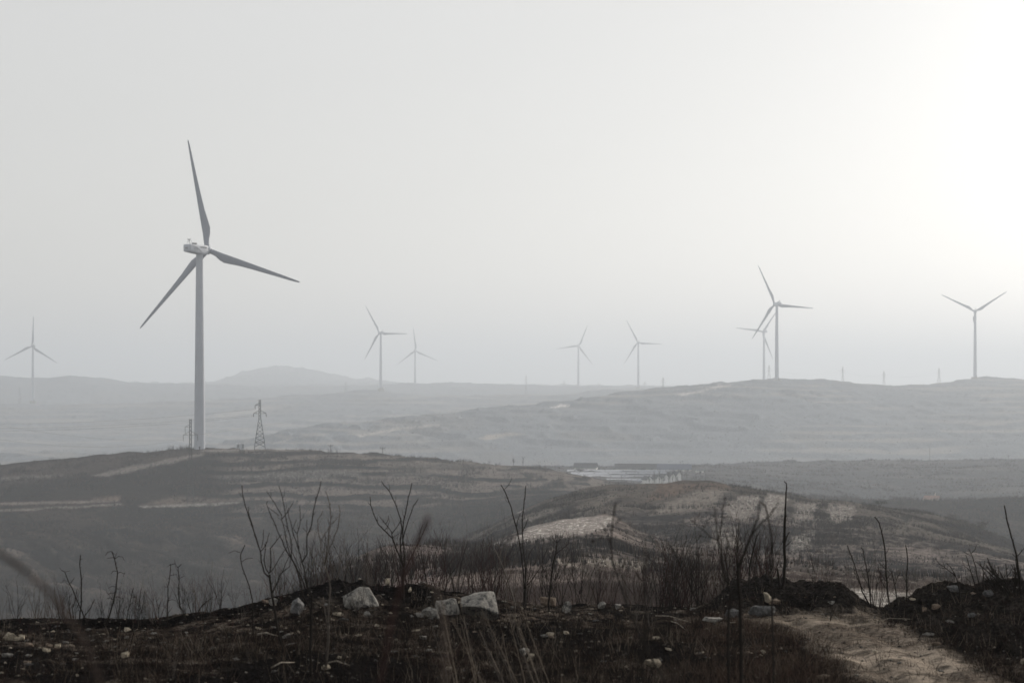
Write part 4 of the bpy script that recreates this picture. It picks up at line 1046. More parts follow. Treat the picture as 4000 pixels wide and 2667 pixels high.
sapling('sapling', [
 (6.0, 5.0, z5((900, 1900), (890, 1300), (872, 1100), (868, 970))), (3.2, 1.2, z5((868, 970), (860, 830), (870, 650), (885, 480))),
 (4.2, 2.6, z5((872, 960), (930, 820), (1000, 640), (1050, 500))), (2.4, 1.2, z5((1050, 500), (1075, 450), (1090, 260))),
 (2.8, 1.1, z5((1000, 640), (1100, 510), (1190, 430), (1290, 290))), (1.5, .7, z5((1190, 430), (1230, 350), (1330, 350))), (1.9, .9, z5((868, 850), (780, 740), (730, 570))), (1.9, .9, z5((868, 800), (910, 640))),
 (1.6, .8, z5((1060, 480), (980, 440))), (1.5, .7, z5((1100, 510), (1160, 560), (1200, 600)))],
 6.6, M_bark, 'blurred forked sapling in front of the terraced knoll, right half of the near pair', seed=15)
sapling('sapling', [
 (3.0, 2.0, z5((1230, 1900), (1215, 1300), (1212, 1100), (1220, 850), (1215, 700), (1190, 500), (1150, 330), (1100, 290))), (1.6, .8, z5((1215, 780), (1150, 750), (1080, 740))), (1.4, .7, z5((1225, 810), (1300, 790))), (2.2, 1.4, z5((1222, 800), (1228, 690)))],
 7.6, M_bark, 'blurred slender stem left of the straight dead pole', seed=16)
sapling('dead_stem', [
 (5.6, 3.4, z5((1310, 1200), (1335, 1100), (1350, 900), (1340, 700), (1350, 450))), (3.4, 1.4, z5((1350, 450), (1360, 200), (1365, 100))), (2.0, 1.0, z5((1365, 100), (1340, 75))),
 (2.8, 1.2, z5((1345, 710), (1370, 640), (1395, 590))), (1.5, .8, z5((1350, 745), (1415, 685))), (2.0, 1.0, z5((1350, 470), (1365, 420)))],
 15.5, M_bark, 'straight thick black dead stem with a hooked tip on the middle mound', 'dead stem', thorns=.05, seed=17)
sapling('dead_stem', [(6.5, 2.4, z5((1303, 1160), (1285, 1060), (1270, 960)))], 15.5, M_bark, 'short broken black stub beside the hooked dead stem', 'dead stem', seed=18)
sapling('sapling', [
 (2.8, 1.6, z5((975, 1200), (980, 1140), (990, 950), (1010, 850), (1040, 720), (1060, 640))), (1.2, .5, z5((1060, 640), (1100, 570))), (1.0, .5, z5((1058, 645), (1020, 610))), (1.0, .5, z5((1062, 640), (1085, 610))), (1.1, .5, z5((1040, 720), (1050, 660)))],
 15.6, M_bark, 'thin dark sapling with a tuft of twigs left of the hooked dead stem', thorns=.04, seed=19)
RL = [
 ('tallest curved bare stem in the gap between the two mounds', [(3.2, 1.5, z6((1130, 1440), (1100, 1200), (1085, 980), (1075, 750), (1050, 550), (1020, 430), (990, 310), (930, 235))), (1.4, .7, z6((1085, 960), (1030, 900), (980, 845))), (1.2, .6, z6((1095, 1080), (1150, 1010), (1180, 990))), (1.5, .7, z6((1070, 1200), (1000, 1060), (1000, 1030))), (1.2, .6, z6((1085, 1110), (985, 960), (980, 900)))]),
 ('thorny stem in the gap, second tallest, with one side twig', [(2.8, 1.3, z6((880, 1440), (860, 1200), (830, 1000), (800, 850), (770, 680), (740, 650))), (1.2, .6, z6((835, 1000), (880, 910)))]),
 ('bare stem leaning left from the gap between the mounds', [(2.6, 1.1, z6((865, 1440), (760, 1250), (690, 1000), (630, 820), (555, 620))), (1.5, .7, z6((790, 1250), (720, 1130), (660, 1000), (640, 900)))]),
 ('straight lone stem at the left foot of the right mound', [(2.6, 1.3, z6((1365, 1370), (1360, 1050), (1380, 850), (1370, 730), (1350, 620))), (1.0, .5, z6((1360, 1130), (1310, 1020))), (1.2, .6, z6((1375, 1250), (1385, 1180), (1380, 1030)))]),
 ('forked stem right of the tallest curved one in the gap', [(2.3, 1.0, z6((1240, 1420), (1200, 1150), (1160, 980), (1130, 960))), (1.3, .6, z6((1210, 1150), (1240, 1050), (1280, 990)))]),
]
for k, (lab, ln) in enumerate(RL):
    sapling('sapling', ln, 15.4, M_bark, lab, thorns=.05, seed=30 + k)
sapling('shrub', [
 (2.6, 2.0, z7((692, 1310), (660, 1170))), (2.0, .8, z7((660, 1170), (640, 1110), (510, 1010), (420, 950), (360, 870))), (1.2, .6, z7((500, 1010), (400, 990))), (1.2, .6, z7((490, 1000), (465, 920))), (1.6, .8, z7((640, 1110), (570, 990), (510, 930))), (1.1, .6, z7((660, 1150), (700, 1120)))],
 14.3, M_bark, 'shrub leaning to the left on the crest of the right mound', 'shrub', 'bare shrubs on the right mound', seed=40)
sapling('shrub', [
 (2.4, .8, z7((935, 1320), (870, 1130), (840, 1040), (800, 900), (775, 820))), (2.4, .9, z7((1000, 1320), (930, 1120), (910, 980), (870, 860), (815, 740))), (1.4, .7, z7((850, 800), (900, 750), (925, 680))), (1.2, .6, z7((850, 840), (745, 780))),
 (1.8, .7, z7((870, 1310), (830, 1180), (770, 1130))), (2.2, .8, z7((1010, 1320), (1020, 1050), (980, 960), (900, 910))), (1.3, .6, z7((1015, 1010), (1035, 900))), (1.3, .6, z7((990, 980), (960, 900))), (1.3, .6, z7((840, 1045), (740, 960), (730, 900))), (1.5, .7, z7((1060, 1320), (1010, 1190), (990, 1110)))],
 14.2, M_bark, 'wide branching shrub in the middle of the right mound', 'shrub', 'bare shrubs on the right mound', seed=41)
sapling('sapling', [(4.0, 1.6, z7((1525, 1370), (1500, 1080), (1470, 850), (1430, 700), (1380, 520), (1330, 330), (1300, 150))), (1.5, .7, z7((1465, 860), (1410, 810))), (1.8, .8, z7((1470, 845), (1540, 770), (1600, 700)))],
 13.9, M_bark, 'long dark whip of a stem rising above the dense bush at the right edge', thorns=.05, seed=42)
rr = random.Random(77); dense = []
for k in range(34):
    x = rr.uniform(1200, 1620); b0 = (x, 1380 + rr.uniform(-10, 30)); ln = rr.uniform(250, 640) * (1.0 if x > 1300 else .8); an = (x - 1440) / 300 + rr.uniform(-.5, .35)
    pts = [b0]; 
    for q in range(5):
        an += rr.uniform(-.12, .12); p = pts[-1]; pts.append((p[0] + math.sin(an) * ln / 5, p[1] - math.cos(an) * ln / 5))
    dense.append((2.8, 1.1, z7(*pts)))
    for q in (2, 3):
        p = pts[q]; a2 = an + rr.choice([-1, 1]) * rr.uniform(.4, .9); l2 = ln * .3
        dense.append((1.7, .8, z7(p, (p[0] + math.sin(a2) * l2 * .5, p[1] - math.cos(a2) * l2 * .5), (p[0] + math.sin(a2 * .8) * l2, p[1] - math.cos(a2 * .8) * l2))))
sapling('shrub', dense, 13.9, M_bark, 'dense dark bush of many fanning twigs at the right edge', 'shrub', 'bare shrubs on the right mound', seed=43)
LL = [
 ('tall upright thorny stalk, second from the left edge', [(2.6, 1.2, z8((395, 1240), (410, 1050), (425, 900), (430, 650), (415, 480), (405, 370), (415, 240))), (1.0, .5, z8((408, 310), (440, 290)))]),
 ('thorny stalk leaning left across the upright one', [(2.5, 1.1, z8((515, 1240), (420, 1000), (350, 850), (300, 720), (240, 600), (190, 480), (150, 460))), (1.2, .5, z8((270, 640), (330, 560))), (.9, .4, z8((195, 480), (260, 465))), (.9, .4, z8((245, 610), (180, 600), (135, 640)))]),
 ('burnt stalk with many curled drooping side twigs', [(2.9, 1.2, z8((770, 1240), (830, 1070), (880, 900), (915, 730), (930, 600), (935, 480), (910, 380), (895, 290), (855, 190)))] +
   [(1.1, .5, z8(*q)) for q in [((850, 190), (800, 200), (765, 250)), ((865, 205), (910, 240)), ((900, 295), (950, 260), (1010, 265), (1035, 320)), ((930, 470), (880, 465), (845, 510)), ((935, 500), (980, 480), (1030, 510), (1020, 550)), ((915, 690), (860, 680), (810, 710)), ((900, 775), (840, 780), (800, 800)), ((905, 830), (960, 830), (1010, 860), (1020, 920)), ((880, 870), (820, 850), (780, 860)), ((920, 720), (980, 720)), ((895, 275), (850, 275), (790, 290))]]),
 ('left one of a pair of thin stalks with hooked tops', [(2.2, 1.0, z8((1640, 1170), (1650, 850), (1650, 680), (1680, 520), (1690, 380), (1760, 360))), (.9, .4, z8((1690, 370), (1640, 410))), (.9, .4, z8((1680, 530), (1730, 520), (1780, 515))), (.9, .4, z8((1650, 690), (1590, 690))), (1.0, .5, z8((1655, 880), (1720, 870), (1780, 900)))]),
 ('right one of a pair of thin stalks with hooked tops', [(2.2, 1.0, z8((1900, 1130), (1820, 950), (1800, 800), (1810, 600), (1795, 420), (1840, 370))), (.9, .4, z8((1810, 570), (1890, 535))), (.9, .4, z8((1820, 940), (1880, 900), (1880, 740)))]),
 ('slim burnt stalk right of the curled one, leaning right', [(1.9, .9, z8((1050, 1240), (1090, 1020), (1120, 880), (1160, 710))), (.9, .4, z8((1120, 850), (1180, 840), (1230, 870))), (1.0, .5, z8((1060, 1100), (1010, 1040), (1070, 960)))]),
 ('thin stalk standing between the curled stalk and the hooked pair', [(1.8, .8, z8((1220, 1220), (1240, 950), (1270, 720))), (1.0, .5, z8((1240, 1130), (1310, 900), (1320, 760)))]),
 ('dark twig rising to the right between the first stalks', [(1.8, .8, z8((400, 1210), (480, 1090), (560, 980), (620, 860)))]),
 ('low bundle of thin burnt twigs left of the upright stalk', [(1.7, .7, z8((330, 1240), (300, 1000), (340, 850), (370, 710))), (1.4, .6, z8((300, 1240), (250, 1000), (265, 790))), (1.2, .6, z8((340, 1230), (350, 1000), (430, 870)))]),
 ('thin burnt twig with a forked top left of the hooked pair', [(1.6, .7, z8((1525, 1220), (1520, 1000), (1555, 890))), (1.0, .5, z8((1520, 1000), (1480, 850), (1485, 760)))]),
 ('pair of thin curved twigs where the crest begins to rise', [(1.7, .7, z8((2040, 1130), (2130, 950), (2290, 830))), (1.4, .6, z8((2040, 1130), (2090, 1010), (2200, 890)))]),
]
for k, (lab, ln) in enumerate(LL):
    sapling('burnt_stalk', ln, 15.2, M_bark, lab, 'stalk', 'burnt stalks on the left crest', thorns=.03, seed=60 + k)
sapling('sapling', [(2.0, 1.2, z1((330, 1500), (290, 1330), (240, 1200), (200, 1090), (185, 960), (240, 840))), (1.1, .5, z1((195, 1050), (250, 1010), (340, 1000))), (1.0, .5, z1((180, 930), (110, 910), (40, 940)))],
 13.0, M_bark, 'faint crooked sapling left of the three tall ones', seed=80)

# out of focus plants close to the camera
def near_stalk(name, pts, Yd, r_px, m, lab, seeds=None, cat='stalk', extra=()):
    x0, y0 = pts[0]; s = Yd / FPX
    g = gz((x0 - 2000) / FPX * Yd, Yd); yb = HOR + (CZ - g) / Yd * FPX
    pts = [(x0, yb + 4), (x0 + 3, (yb + y0) / 2)] + list(pts)
    return sapling(name, [(r_px[0], r_px[1], pts)] + list(extra), Yd, m, lab, cat, 'blurred stalks close to the camera', ground_ext=False, seed=len(lab), seeds=seeds, drift=.05)
near_stalk('dry_stalk', [(400, 2690), (330, 2500), (262, 2400), (190, 2310), (100, 2230), (-20, 2150)], 2.0, (5, 6.5), M_dimst, 'broad blurred brown blade crossing the lower left corner', seeds=[(255, 2395, 15), (230, 2350, 12), (60, 2200, 14)])
near_stalk('dry_stalk', [(1738, 2700), (1742, 2560), (1738, 2450), (1725, 2380), (1700, 2290)], 2.1, (11, 3), M_tanst, 'blurred pinkish brown upright stalk in front of the boulders')
near_stalk('dry_stalk', [(1480, 2700), (1530, 2420), (1575, 2260), (1620, 2140), (1660, 2060), (1672, 2015)], 2.3, (3, 6), M_red, 'dark blurred reddish blade crossing the black sapling', seeds=[(1632, 2110, 14), (1600, 2190, 13), (1655, 2060, 12)])
near_stalk('dry_stalk', [(1385, 2667), (1395, 2560), (1400, 2440)], 2.4, (12, 4), M_bark, 'blurred dark stalk at the bottom below the speckled boulder')
sapling('sapling', [(3.2, 2.6, [(2700, 2900), (2600, 2667), (2530, 2545), (2460, 2390), (2412, 2250)]), (2.6, 1.8, [(2412, 2250), (2392, 2190), (2386, 2110), (2398, 1997), (2405, 1960)]), (1.5, .8, [(2386, 2110), (2350, 2100), (2315, 2112)]), (1.3, .7, [(2390, 2060), (2420, 2030), (2440, 2020)]), (1.4, .8, [(2388, 2130), (2360, 2060), (2345, 2040)]), (1.5, .8, [(2412, 2250), (2440, 2190), (2450, 2170)])],
 6.4, M_bark, 'blurred wavy sapling rising in front of the pale curved field', seeds=[(2316, 2112, 7), (2352, 2100, 4)], seed=90)
sapling('sapling', [(2.6, 1.2, [(2500, 2900), (2510, 2600), (2522, 2420), (2520, 2260), (2522, 2110)]), (1.3, .7, [(2520, 2250), (2500, 2190), (2480, 2170)]), (1.3, .7, [(2521, 2200), (2545, 2150)])], 6.0, M_bark, 'blurred thin upright stem right of the wavy near sapling', seed=91)
rr = random.Random(5)
for k in range(22):
    x0 = rr.uniform(1720, 2150); h = rr.uniform(200, 400); lean = rr.uniform(-.55, -.2); y0 = rr.uniform(2640, 2760)
    pts = [(x0, y0), (x0 + lean * h * .4, y0 - h * .45), (x0 + lean * h * .9, y0 - h)]
    sapling('dry_stalk', [(1.25, .5, pts)], rr.uniform(8.5, 11.3), M_straw if k % 3 else M_barkl, 'thin pale dry stalk leaning left below the blocky boulder, one among many alike', 'stalk', 'pale dry stalks leaning left', seed=100 + k, drift=.05)

# ------------------------------------------------------------------ small bare shrubs along the crest
def shrub_mesh(seed, n, H, spread, m, rr0=.0045):
    r = random.Random(seed); mb = MB()
    def grow(p, d, L_, rad, lev):
        pts = [p]; rs = [rad]; N = 5
        for i in range(N):
            d = (d + Vector((r.uniform(-.3, .3), r.uniform(-.3, .3), r.uniform(-.05, .16)))).normalized()
            pts.append(pts[-1] + d * L_ / N); rs.append(rad * (1 - .75 * (i + 1) / N))
        mb.tube(pts, rs, 4 if lev else 5)
        if lev < 2:
            for q in range(r.randint(3, 5)):
                i = r.randint(2, N); a = r.uniform(0, 6.28); o = Vector((math.cos(a), math.sin(a), 0))
                grow(pts[i], (d + o * r.uniform(.5, .9)).normalized(), L_ * r.uniform(.25, .5), rs[i] * .7, lev + 1)
    for i in range(n):
        a = r.uniform(0, 6.28); t = r.uniform(.05, spread)
        grow(Vector((math.cos(a) * .03, math.sin(a) * .03, -.03)), Vector((math.cos(a) * t, math.sin(a) * t, 1)).normalized(), H * r.uniform(.55, 1), rr0, 0)
    return mb
svar = [shrub_mesh(300 + i, 5 + i % 4, 1.0, .45 + .16 * (i % 4), None, .0062).build('bare_shrub', (M_bark, M_red, M_barkl, M_red, M_bark, M_bark)[i], None) for i in range(6)]
used = [False] * 6
def add_shrub(i, x, Yd, H, lab, grp):
    o = svar[i] if not used[i] else svar[i].copy()
    if used[i]: COL.objects.link(o)
    used[i] = True
    b = gat(x, Yd); o.location = b; o.scale = (H * .8, H * .8, H); o.rotation_euler = (0, 0, random.uniform(0, 6.28))
    tag(o, lab, 'shrub', grp)
for k in range(125):
    x = random.choice([random.uniform(1200, 2960), random.uniform(1200, 3450), random.uniform(1080, 2000), random.uniform(2400, 3000)])
    Yd = random.uniform(15.4, 20) if x < 2800 else random.uniform(15.9, 18)
    H = random.uniform(.22, .55) * (1.15 if 2500 < x < 2950 else 1)
    H += max(0, Yd - 16) * .13
    add_shrub(k % 6, x, Yd, H, 'bare twiggy shrub in the thicket behind the burnt crest, one of many alike', 'bare shrubs behind the crest')
for k in range(58):
    x = random.uniform(-50, 1150); add_shrub(k % 6, x, random.uniform(15.0, 16.2), random.uniform(.12, .46), 'low burnt twig tuft on the left crest, one of many alike', 'low burnt twigs on the left crest')
for k in range(72):
    x = random.choice([random.uniform(0, 3000), random.uniform(2100, 3250)]); add_shrub((0, 4, 5, 2)[k % 4], x, random.uniform(9.6, 14.5), random.uniform(.12, .36), 'thin twig clump standing in the burnt foreground, one of many alike', 'twig clumps in the burnt foreground')

# ------------------------------------------------------------------ bare trees and bushes in the distance
M_tree = mat('distant_bare_bark', (0.055, 0.050, 0.048), 0.9)
def tree_mesh(seed, slim=False):
    r = random.Random(seed); tr = MB(); cr = MB()
    H = 1.0
    tr.tube([(0, 0, -.05), (r.uniform(-.02, .02), 0, .25), (r.uniform(-.03, .03), .01, .55 if not slim else .8)], [.018, .014, .008], 6)
    def grow(p, d, L_, rad, lev):
        pts = [p]; rs = [rad]
        for i in range(4):
            d = (d + Vector((r.uniform(-.2, .2), r.uniform(-.2, .2), r.uniform(-.02, .16)))).normalized()
            pts.append(pts[-1] + d * L_ / 4); rs.append(rad * (1 - .7 * (i + 1) / 4))
        cr.tube(pts, rs, 3)
        if lev < 3:
            for q in range(3 if lev < 2 else 2):
                i = r.randint(1, 4); a = r.uniform(0, 6.28)
                grow(pts[i], (d + Vector((math.cos(a), math.sin(a), .25)) * r.uniform(.5, .9)).normalized(), L_ * r.uniform(.45, .7), max(rs[i] * .7, .002), lev + 1)
    nb = 9 if not slim else 14
    for i in range(nb):
        z = r.uniform(.18, .55) if not slim else r.uniform(.12, .8); a = i * 2.4
        grow(Vector((0, 0, z)), Vector((math.cos(a), math.sin(a), .9 if not slim else 2.4)).normalized(), (.42 if not slim else .25) * r.uniform(.7, 1.1), .006, 0)
    return tr, cr
tvar = []
for i in range(6):
    tr, cr = tree_mesh(500 + i, i >= 3); e = empty('bare_tree', (0, 0, 0)); tr.build('trunk', M_tree, e); cr.build('crown', M_tree, e); tvar.append([e, False])
def put_tree(i, x, yb, Hpx, Yd, lab, grp, wide=1.0):
    e, u = tvar[i]
    o = copy_tree(e) if u else e
    tvar[i][1] = True
    s = Yd / FPX; X = (x - 2000) / FPX * Yd; z = P(x, yb, Yd).z
    g = gz(X, Yd); z = min(z, g + .4) if abs(g - z) < 6 else z
    H = Hpx * s * 1.05; o.location = (X, Yd, z); o.scale = (H * wide, H * wide, H); o.rotation_euler = (0, 0, random.uniform(0, 6))
    tag(o, lab, 'tree', grp)
g1 = 'bare trees on the crest of the left hill'
put_tree(0, 1912, 1812, 24, 690, 'small bare tree at the right end of the hill crest, leftmost of four', g1)
put_tree(3, 2006, 1822, 40, 690, 'slim bare tree, second of the four on the hill crest', g1)
put_tree(4, 2043, 1824, 36, 688, 'slim bare tree, third of the four on the hill crest', g1)
put_tree(1, 2108, 1834, 28, 686, 'round bare tree, rightmost of the four on the hill crest', g1)
for k, x in enumerate([2536, 2556, 2575, 2594, 2612, 2628, 2646, 2664, 2682, 2700, 2716, 2428, 2446]):
    put_tree(3 + k % 3, x, 1893 - (k % 3), 38 + (k * 7) % 20 - (20 if x < 2500 else 0), 770, 'slim leafless poplar in front of the white sheds, one of a row alike', 'row of poplars by the sheds', .9)
g2 = 'lone trees in the valley and on the slopes'
put_tree(2, 2340, 1842, 30, 930, 'dark tree between the two grey shed roofs', g2, 1.1)
put_tree(0, 2360, 1842, 20, 930, 'small round bush-like tree right beside the dark one between the sheds', g2, 1.3)
put_tree(1, 2772, 1836, 24, 950, 'tiny lone tree right of the boxy hut', g2)
put_tree(2, 3520, 2006, 56, 372, 'round leafless tree standing on the right shoulder of the knoll', g2, 1.0)
put_tree(0, 3020, 1926, 20, 380, 'small bare shrub-tree on the knoll crest near the bright fields', g2)
put_tree(1, 3090, 1938, 26, 378, 'bare shrub-tree on the knoll crest beside the dark hooked stem', g2)
put_tree(3, 3205, 1966, 26, 378, 'slim bare tree, left of two close together on the knoll', g2)
put_tree(4, 3220, 1968, 30, 378, 'slim bare tree, right of two close together on the knoll', g2)
M_bush = mat('dark_evergreen_bush', (0.040, 0.042, 0.036), 0.9, 0.4, 3)
M_bushb = mat('brown_bush_twigs', (0.060, 0.050, 0.043), 0.9, 0.4, 3)
def bush(x, yb, w_px, h_px, Yd, lab, m, grp='distant bushes', n=900):
    s = Yd / FPX; X = (x - 2000) / FPX * Yd; z = min(gz(X, Yd) + .2, P(x, yb, Yd).z + 1.5)
    w, h = w_px * s, h_px * s; r = random.Random(int(x)); mb = MB()
    lobes = [(r.uniform(-.3, .3), r.uniform(-.3, .3), r.uniform(.3, .75), r.uniform(.18, .3)) for _ in range(9)]
    for i in range(n):
        a, b, c, q = r.choice(lobes); v = Vector((r.gauss(0, 1), r.gauss(0, 1), r.gauss(0, 1))).normalized() * q * r.uniform(.5, 1.1)
        p = Vector(((a + v.x) * w, (b + v.y) * w, max(.0, c + v.z) * h)); k = r.uniform(.03, .07) * w
        d = Vector((r.uniform(-1, 1), r.uniform(-1, 1), r.uniform(.2, 1.4))).normalized() * k; e = Vector((r.uniform(-1, 1), r.uniform(-1, 1), r.uniform(-.3, .3))).normalized() * k * .3
        n0 = len(mb.v); mb.v += [p - e, p + e, p + d]; mb.f.append((n0, n0 + 1, n0 + 2))
    st = MB()
    for i in range(5):
        a = i * 1.3; st.tube([(0, 0, -.3), (math.cos(a) * w * .12, math.sin(a) * w * .12, h * .35), (math.cos(a) * w * .25, math.sin(a) * w * .25, h * .7)], [w * .02, w * .012, w * .005], 4)
    e = empty('bush', (X, Yd, z)); st.build('stem', M_tree, e); mb.build('foliage', m, e); tag(e, lab, 'bush', grp)
bush(3438, 1992, 60, 28, 380, 'dark rounded bush on the knoll crest left of the round bare tree', M_bush)
bush(3832, 2082, 66, 62, 365, 'tallest rounded bush, low on the right slope of the knoll', M_bushb)
bush(3715, 2060, 50, 40, 372, 'brown bush left of the tallest one on the right slope', M_bushb)
bush(3770, 2075, 46, 34, 368, 'brown bush between two others on the right slope', M_bushb)
bush(3540, 2085, 50, 44, 340, 'dark bush below the round bare tree on the slope', M_bush)
bush(3325, 2262, 36, 34, 112, 'small dark conifer-like bush at the edge of the nearest field', M_bush)
bush(2265, 1838, 40, 16, 900, 'low bush in front of the shorter dark shed', M_bush)

# ------------------------------------------------------------------ ground cover nobody could count
def tufts(name, Y0, Y1, n, blades, hmin, hmax, wid, label, cols, weight=None, lean=.35, spread=.3, seed=1, m=None, onlyvis=True):
    g = np.random.default_rng(seed)
    i0, i1 = np.searchsorted(rows, Y0), np.searchsorted(rows, Y1)
    sub = vis[i0:i1].astype(float) if onlyvis else np.ones_like(GZ[i0:i1])
    if onlyvis:
        sub[:-2] = np.maximum(sub[:-2], vis[i0 + 2:i1].astype(float)); sub[1:] = np.maximum(sub[1:], sub[:-1] * .999)
    inner = (ss[None, :] == 0)
    sub = sub * inner
    if weight is not None: sub = sub * weight[i0:i1]
    p = sub.ravel() / sub.sum()
    idx = g.choice(len(p), n, p=p); ii = idx // ncol + i0; jj = idx % ncol
    ii1 = np.minimum(ii + 1, nrow - 1); jj1 = np.minimum(jj + 1, ncol - 1)
    a, b = g.random(n), g.random(n)
    X = GX[ii, jj] + (GX[ii, jj1] - GX[ii, jj]) * a; Yv = GY[ii, jj] + (GY[ii1, jj] - GY[ii, jj]) * b
    Zv = (GZ[ii, jj] * (1 - b) + GZ[ii1, jj] * b) * (1 - a) + (GZ[ii, jj1] * (1 - b) + GZ[ii1, jj1] * b) * a
    patch = fbm(X / 9 + 3, Yv / 9, 3, 90 + seed)
    H = (hmin + (hmax - hmin) * sst(.3, .7, patch)) * g.uniform(.6, 1.2, n)
    N = n * blades
    X, Yv, Zv, H = [np.repeat(q, blades) for q in (X, Yv, Zv, H)]
    an = g.uniform(0, 2 * np.pi, N); sp = g.random(N) * spread * H
    bx, by = X + np.cos(an) * sp, Yv + np.sin(an) * sp
    h = H * g.uniform(.5, 1, N); lx, ly = np.cos(an) * h * lean * g.random(N), np.sin(an) * h * lean * g.random(N)
    wv = wid * g.uniform(.6, 1.4, N); wa = g.uniform(0, np.pi, N); wx, wy = np.cos(wa) * wv, np.sin(wa) * wv * .5
    V = np.empty((N, 3, 3)); 
    V[:, 0] = np.stack([bx - wx, by - wy, Zv - .05 * H], 1); V[:, 1] = np.stack([bx + wx, by + wy, Zv - .05 * H], 1); V[:, 2] = np.stack([bx + lx, by + ly, Zv + h], 1)
    c = np.array(cols)[g.integers(0, len(cols), n)] * g.uniform(.7, 1.3, (n, 1)); c = np.repeat(np.repeat(c, blades, 0), 3, 0)
    o = np_mesh(name, V.reshape(-1, 3), np.arange(N * 3).reshape(-1, 3), m or M_tuft, {'tint': c}); tag(o, label, kind='stuff'); return o
M_tuft = mat('dry_brush', (0.1, 0.1, 0.1), 0.9, attr='tint', spec=0.0)
wmid = 1 - np.clip(WH * 1.3, 0, .97)
alb = A.mean(-1)
wdark = wmid * (1 - .93 * (np.abs(PX0 - 2400) < 200) * (GY > 600)) * np.clip(1.5 - alb * 10, .12, 1.2) * (0.2 + sst(.35, .6, n3)) * (.10 + sst(.47, .60, n2)) * (1 - .8 * (np.abs(PX0 - 2610) < 240) * (GY > 330) * (GY < 420))
BR = [(.038, .030, .026), (.024, .021, .020), (.055, .043, .035), (.022, .020, .022), (.065, .052, .042)]
tufts('brush', 48, 110, 10000, 6, .10, .42, .007, 'thicket of dry bare twigs on the slope behind the crest', [(.085, .062, .055), (.055, .045, .042), (.13, .105, .09), (.07, .045, .04)], wmid, seed=2, lean=1.1)
tufts('brush', 108, 420, 24000, 6, .2, .95, .028, 'dry brown brush covering the near spur and knoll', BR, wdark, seed=3, lean=.4)
tufts('brush', 425, 715, 34000, 6, .4, 1.8, .055, 'dry brush and low scrub covering the turbine hill', BR, wdark, seed=4, lean=.4)
tufts('brush', 720, 1130, 9000, 5, .5, 1.5, .09, 'hazy scrub on the middle ridge', BR, wdark, seed=5)
tufts('brush', 1260, 2200, 3000, 4, .5, 1.3, .11, 'faint scrub on the large hazy hill', BR, wdark, seed=6)
wn = (1 - PATH * .9) * (.25 + sst(.35, .6, n1))
tufts('burnt_grass', 10.4, 16.8, 15000, 5, .015, .085, .0016, 'short charred grass stubble on the foreground soil', [(.009, .008, .008), (.013, .011, .010), (.030, .024, .020), (.075, .060, .047), (.028, .017, .015)], wn, lean=1.4, spread=.8, seed=7, onlyvis=False)
tufts('dry_grass', 10.4, 15.0, 1500, 5, .04, .16, .0014, 'reddish and straw coloured dry grass beside the dirt track', [(.085, .06, .045), (.05, .03, .026), (.13, .10, .078)], wn * np.clip(pt * 1.0 + (np.abs(PX0 - 2950) < 330) * .5 + .06, 0, 1), lean=1.2, spread=.9, seed=8, onlyvis=False)
tufts('dry_grass', 10.4, 15.2, 2000, 4, .04, .16, .0013, 'thin dry stems standing among the burnt stubble', [(.012, .010, .009), (.04, .032, .027), (.20, .165, .13), (.02, .014, .012)], (1 - PATH) * (.12 + sst(.45, .6, fbm(GX * .7, GY * .7, 3, 77)) + .5 * (PX0 > 1500)), lean=.9, spread=.7, seed=9, onlyvis=False)
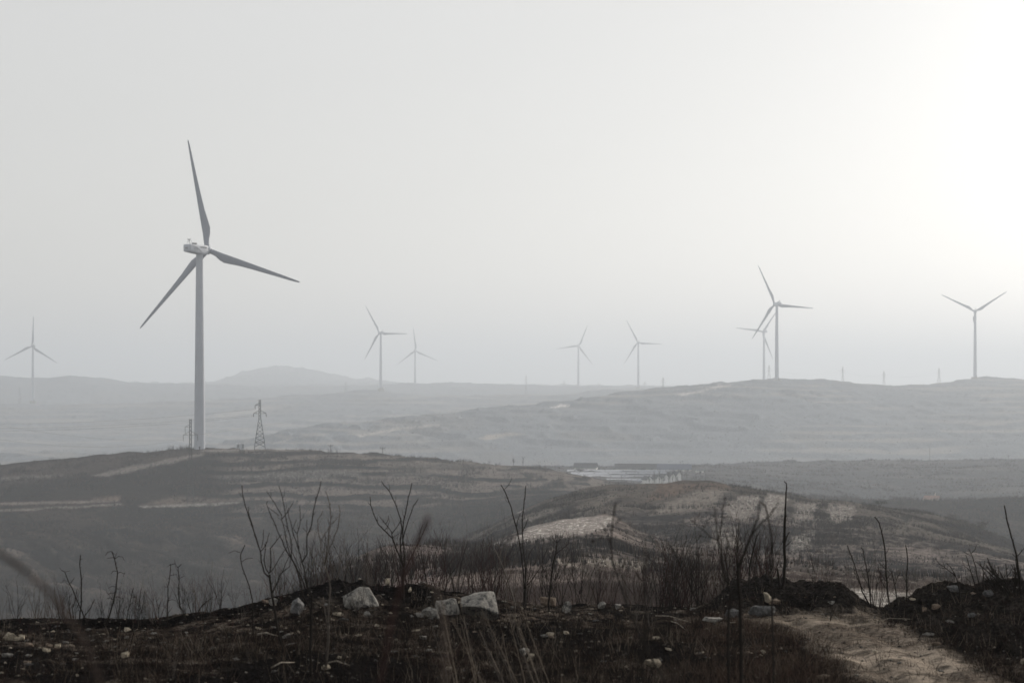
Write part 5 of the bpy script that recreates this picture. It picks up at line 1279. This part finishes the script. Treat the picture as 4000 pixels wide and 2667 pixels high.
# gravel
def gravel():
    g = np.random.default_rng(12); n = 3600
    x = g.uniform(-100, 4100, n); Yv = g.uniform(10.6, 16.2, n); i = np.clip(np.searchsorted(rows, Yv) - 1, 0, nrow - 2)
    X = (x - 2000) / FPX * Yv; j = np.clip(nex + np.round((x - 2000) / FPX / (uin[1] - uin[0]) + len(uin) / 2).astype(int), 0, ncol - 1); Zv = GZ[i, j]
    sz = .003 + .016 * g.random(n) ** 3; base = np.array([(1, 0, 0), (0, 1, 0), (-1, 0, 0), (0, -1, 0), (0, 0, 1), (0, 0, -1)], float)
    V = base[None] * g.uniform(.5, 1.2, (n, 6, 1)) * np.stack([sz, sz, sz * .6], 1)[:, None, :]
    an = g.uniform(0, 6.28, n); c, s = np.cos(an)[:, None], np.sin(an)[:, None]
    V = np.stack([V[..., 0] * c - V[..., 1] * s, V[..., 0] * s + V[..., 1] * c, V[..., 2]], -1) + np.stack([X, Yv, Zv + sz * .2], 1)[:, None, :]
    f = np.array([(0, 1, 4), (1, 2, 4), (2, 3, 4), (3, 0, 4), (1, 0, 5), (2, 1, 5), (3, 2, 5), (0, 3, 5)])
    F_ = (f[None] + np.arange(n)[:, None, None] * 6).reshape(-1, 3)
    col = np.array([(.17, .16, .14), (.09, .085, .08), (.26, .23, .19), (.05, .045, .04)])[g.integers(0, 4, n)]
    o = np_mesh('gravel', V.reshape(-1, 3), F_, M_tuft, {'tint': np.repeat(col, 6, 0)}); tag(o, 'pale pebbles and gravel scattered on the burnt soil', kind='stuff')
gravel()
M_stick = mat('weathered_pale_wood', (0.24, 0.21, 0.17), 0.8, .3, 20)
for k, (xa, ya, xb, yb, r, lab) in enumerate([
  (1060, 2612, 1150, 2590, 3.2, 'pale curved stick lying below the left saplings'), (2560, 2408, 2700, 2432, 1.8, 'long thin pale stick left of the flat stone by the track'),
  (1005, 2484, 1090, 2486, 4, 'pale fallen branch lying left of the square stone'), (1280, 2592, 1365, 2600, 3, 'bent whitish stick at the foot of the right sapling'),
  (2620, 2428, 2690, 2470, 1.5, 'short thin stick crossing below the long one near the track'), (3420, 2430, 3560, 2424, 1.6, 'thin twig lying along the top of the dirt track')]):
    a, b = ghit(xa, ya, 9, 17), ghit(xb, yb, 9, 17); m_ = (a + b) / 2 + Vector((0, 0, .012)); mb = MB(); q = a.y / FPX * r
    root = a.copy(); mb.tube([a - root + Vector((0, 0, q)), (a * .6 + b * .4) - root + Vector((0, .02, .018)), (a * .3 + b * .7) - root + Vector((0, -.01, .012)), b - root + Vector((0, 0, q * .6))], [q, q * .95, q * .8, q * .4], 6)
    o = mb.build('fallen_stick', M_stick, None, True); o.location = root; tag(o, lab, 'stick', 'fallen sticks on the burnt ground')

# ------------------------------------------------------------------ haze: one closed box of even, thin air round everything
def haze_box():
    zb = float(GZ.min()) - 1.0
    mb = MB(); mb.box((0, (-9 + 12020) / 2, (zb + 128) / 2), (11000, 12029, 128 - zb))
    m = bpy.data.materials.new('pale_haze'); m.use_nodes = True
    t = m.node_tree; t.nodes.clear()
    o = t.nodes.new('ShaderNodeOutputMaterial'); v = t.nodes.new('ShaderNodeVolumePrincipled')
    v.inputs['Color'].default_value = (0.69, 0.745, 0.81, 1)
    v.inputs['Density'].default_value = 0.00037
    v.inputs['Anisotropy'].default_value = 0.32
    t.links.new(v.outputs[0], o.inputs['Volume'])
    h = mb.build('haze', m); tag(h, 'thin pale winter haze lying over the whole valley', kind='stuff')
    return h
haze_box()
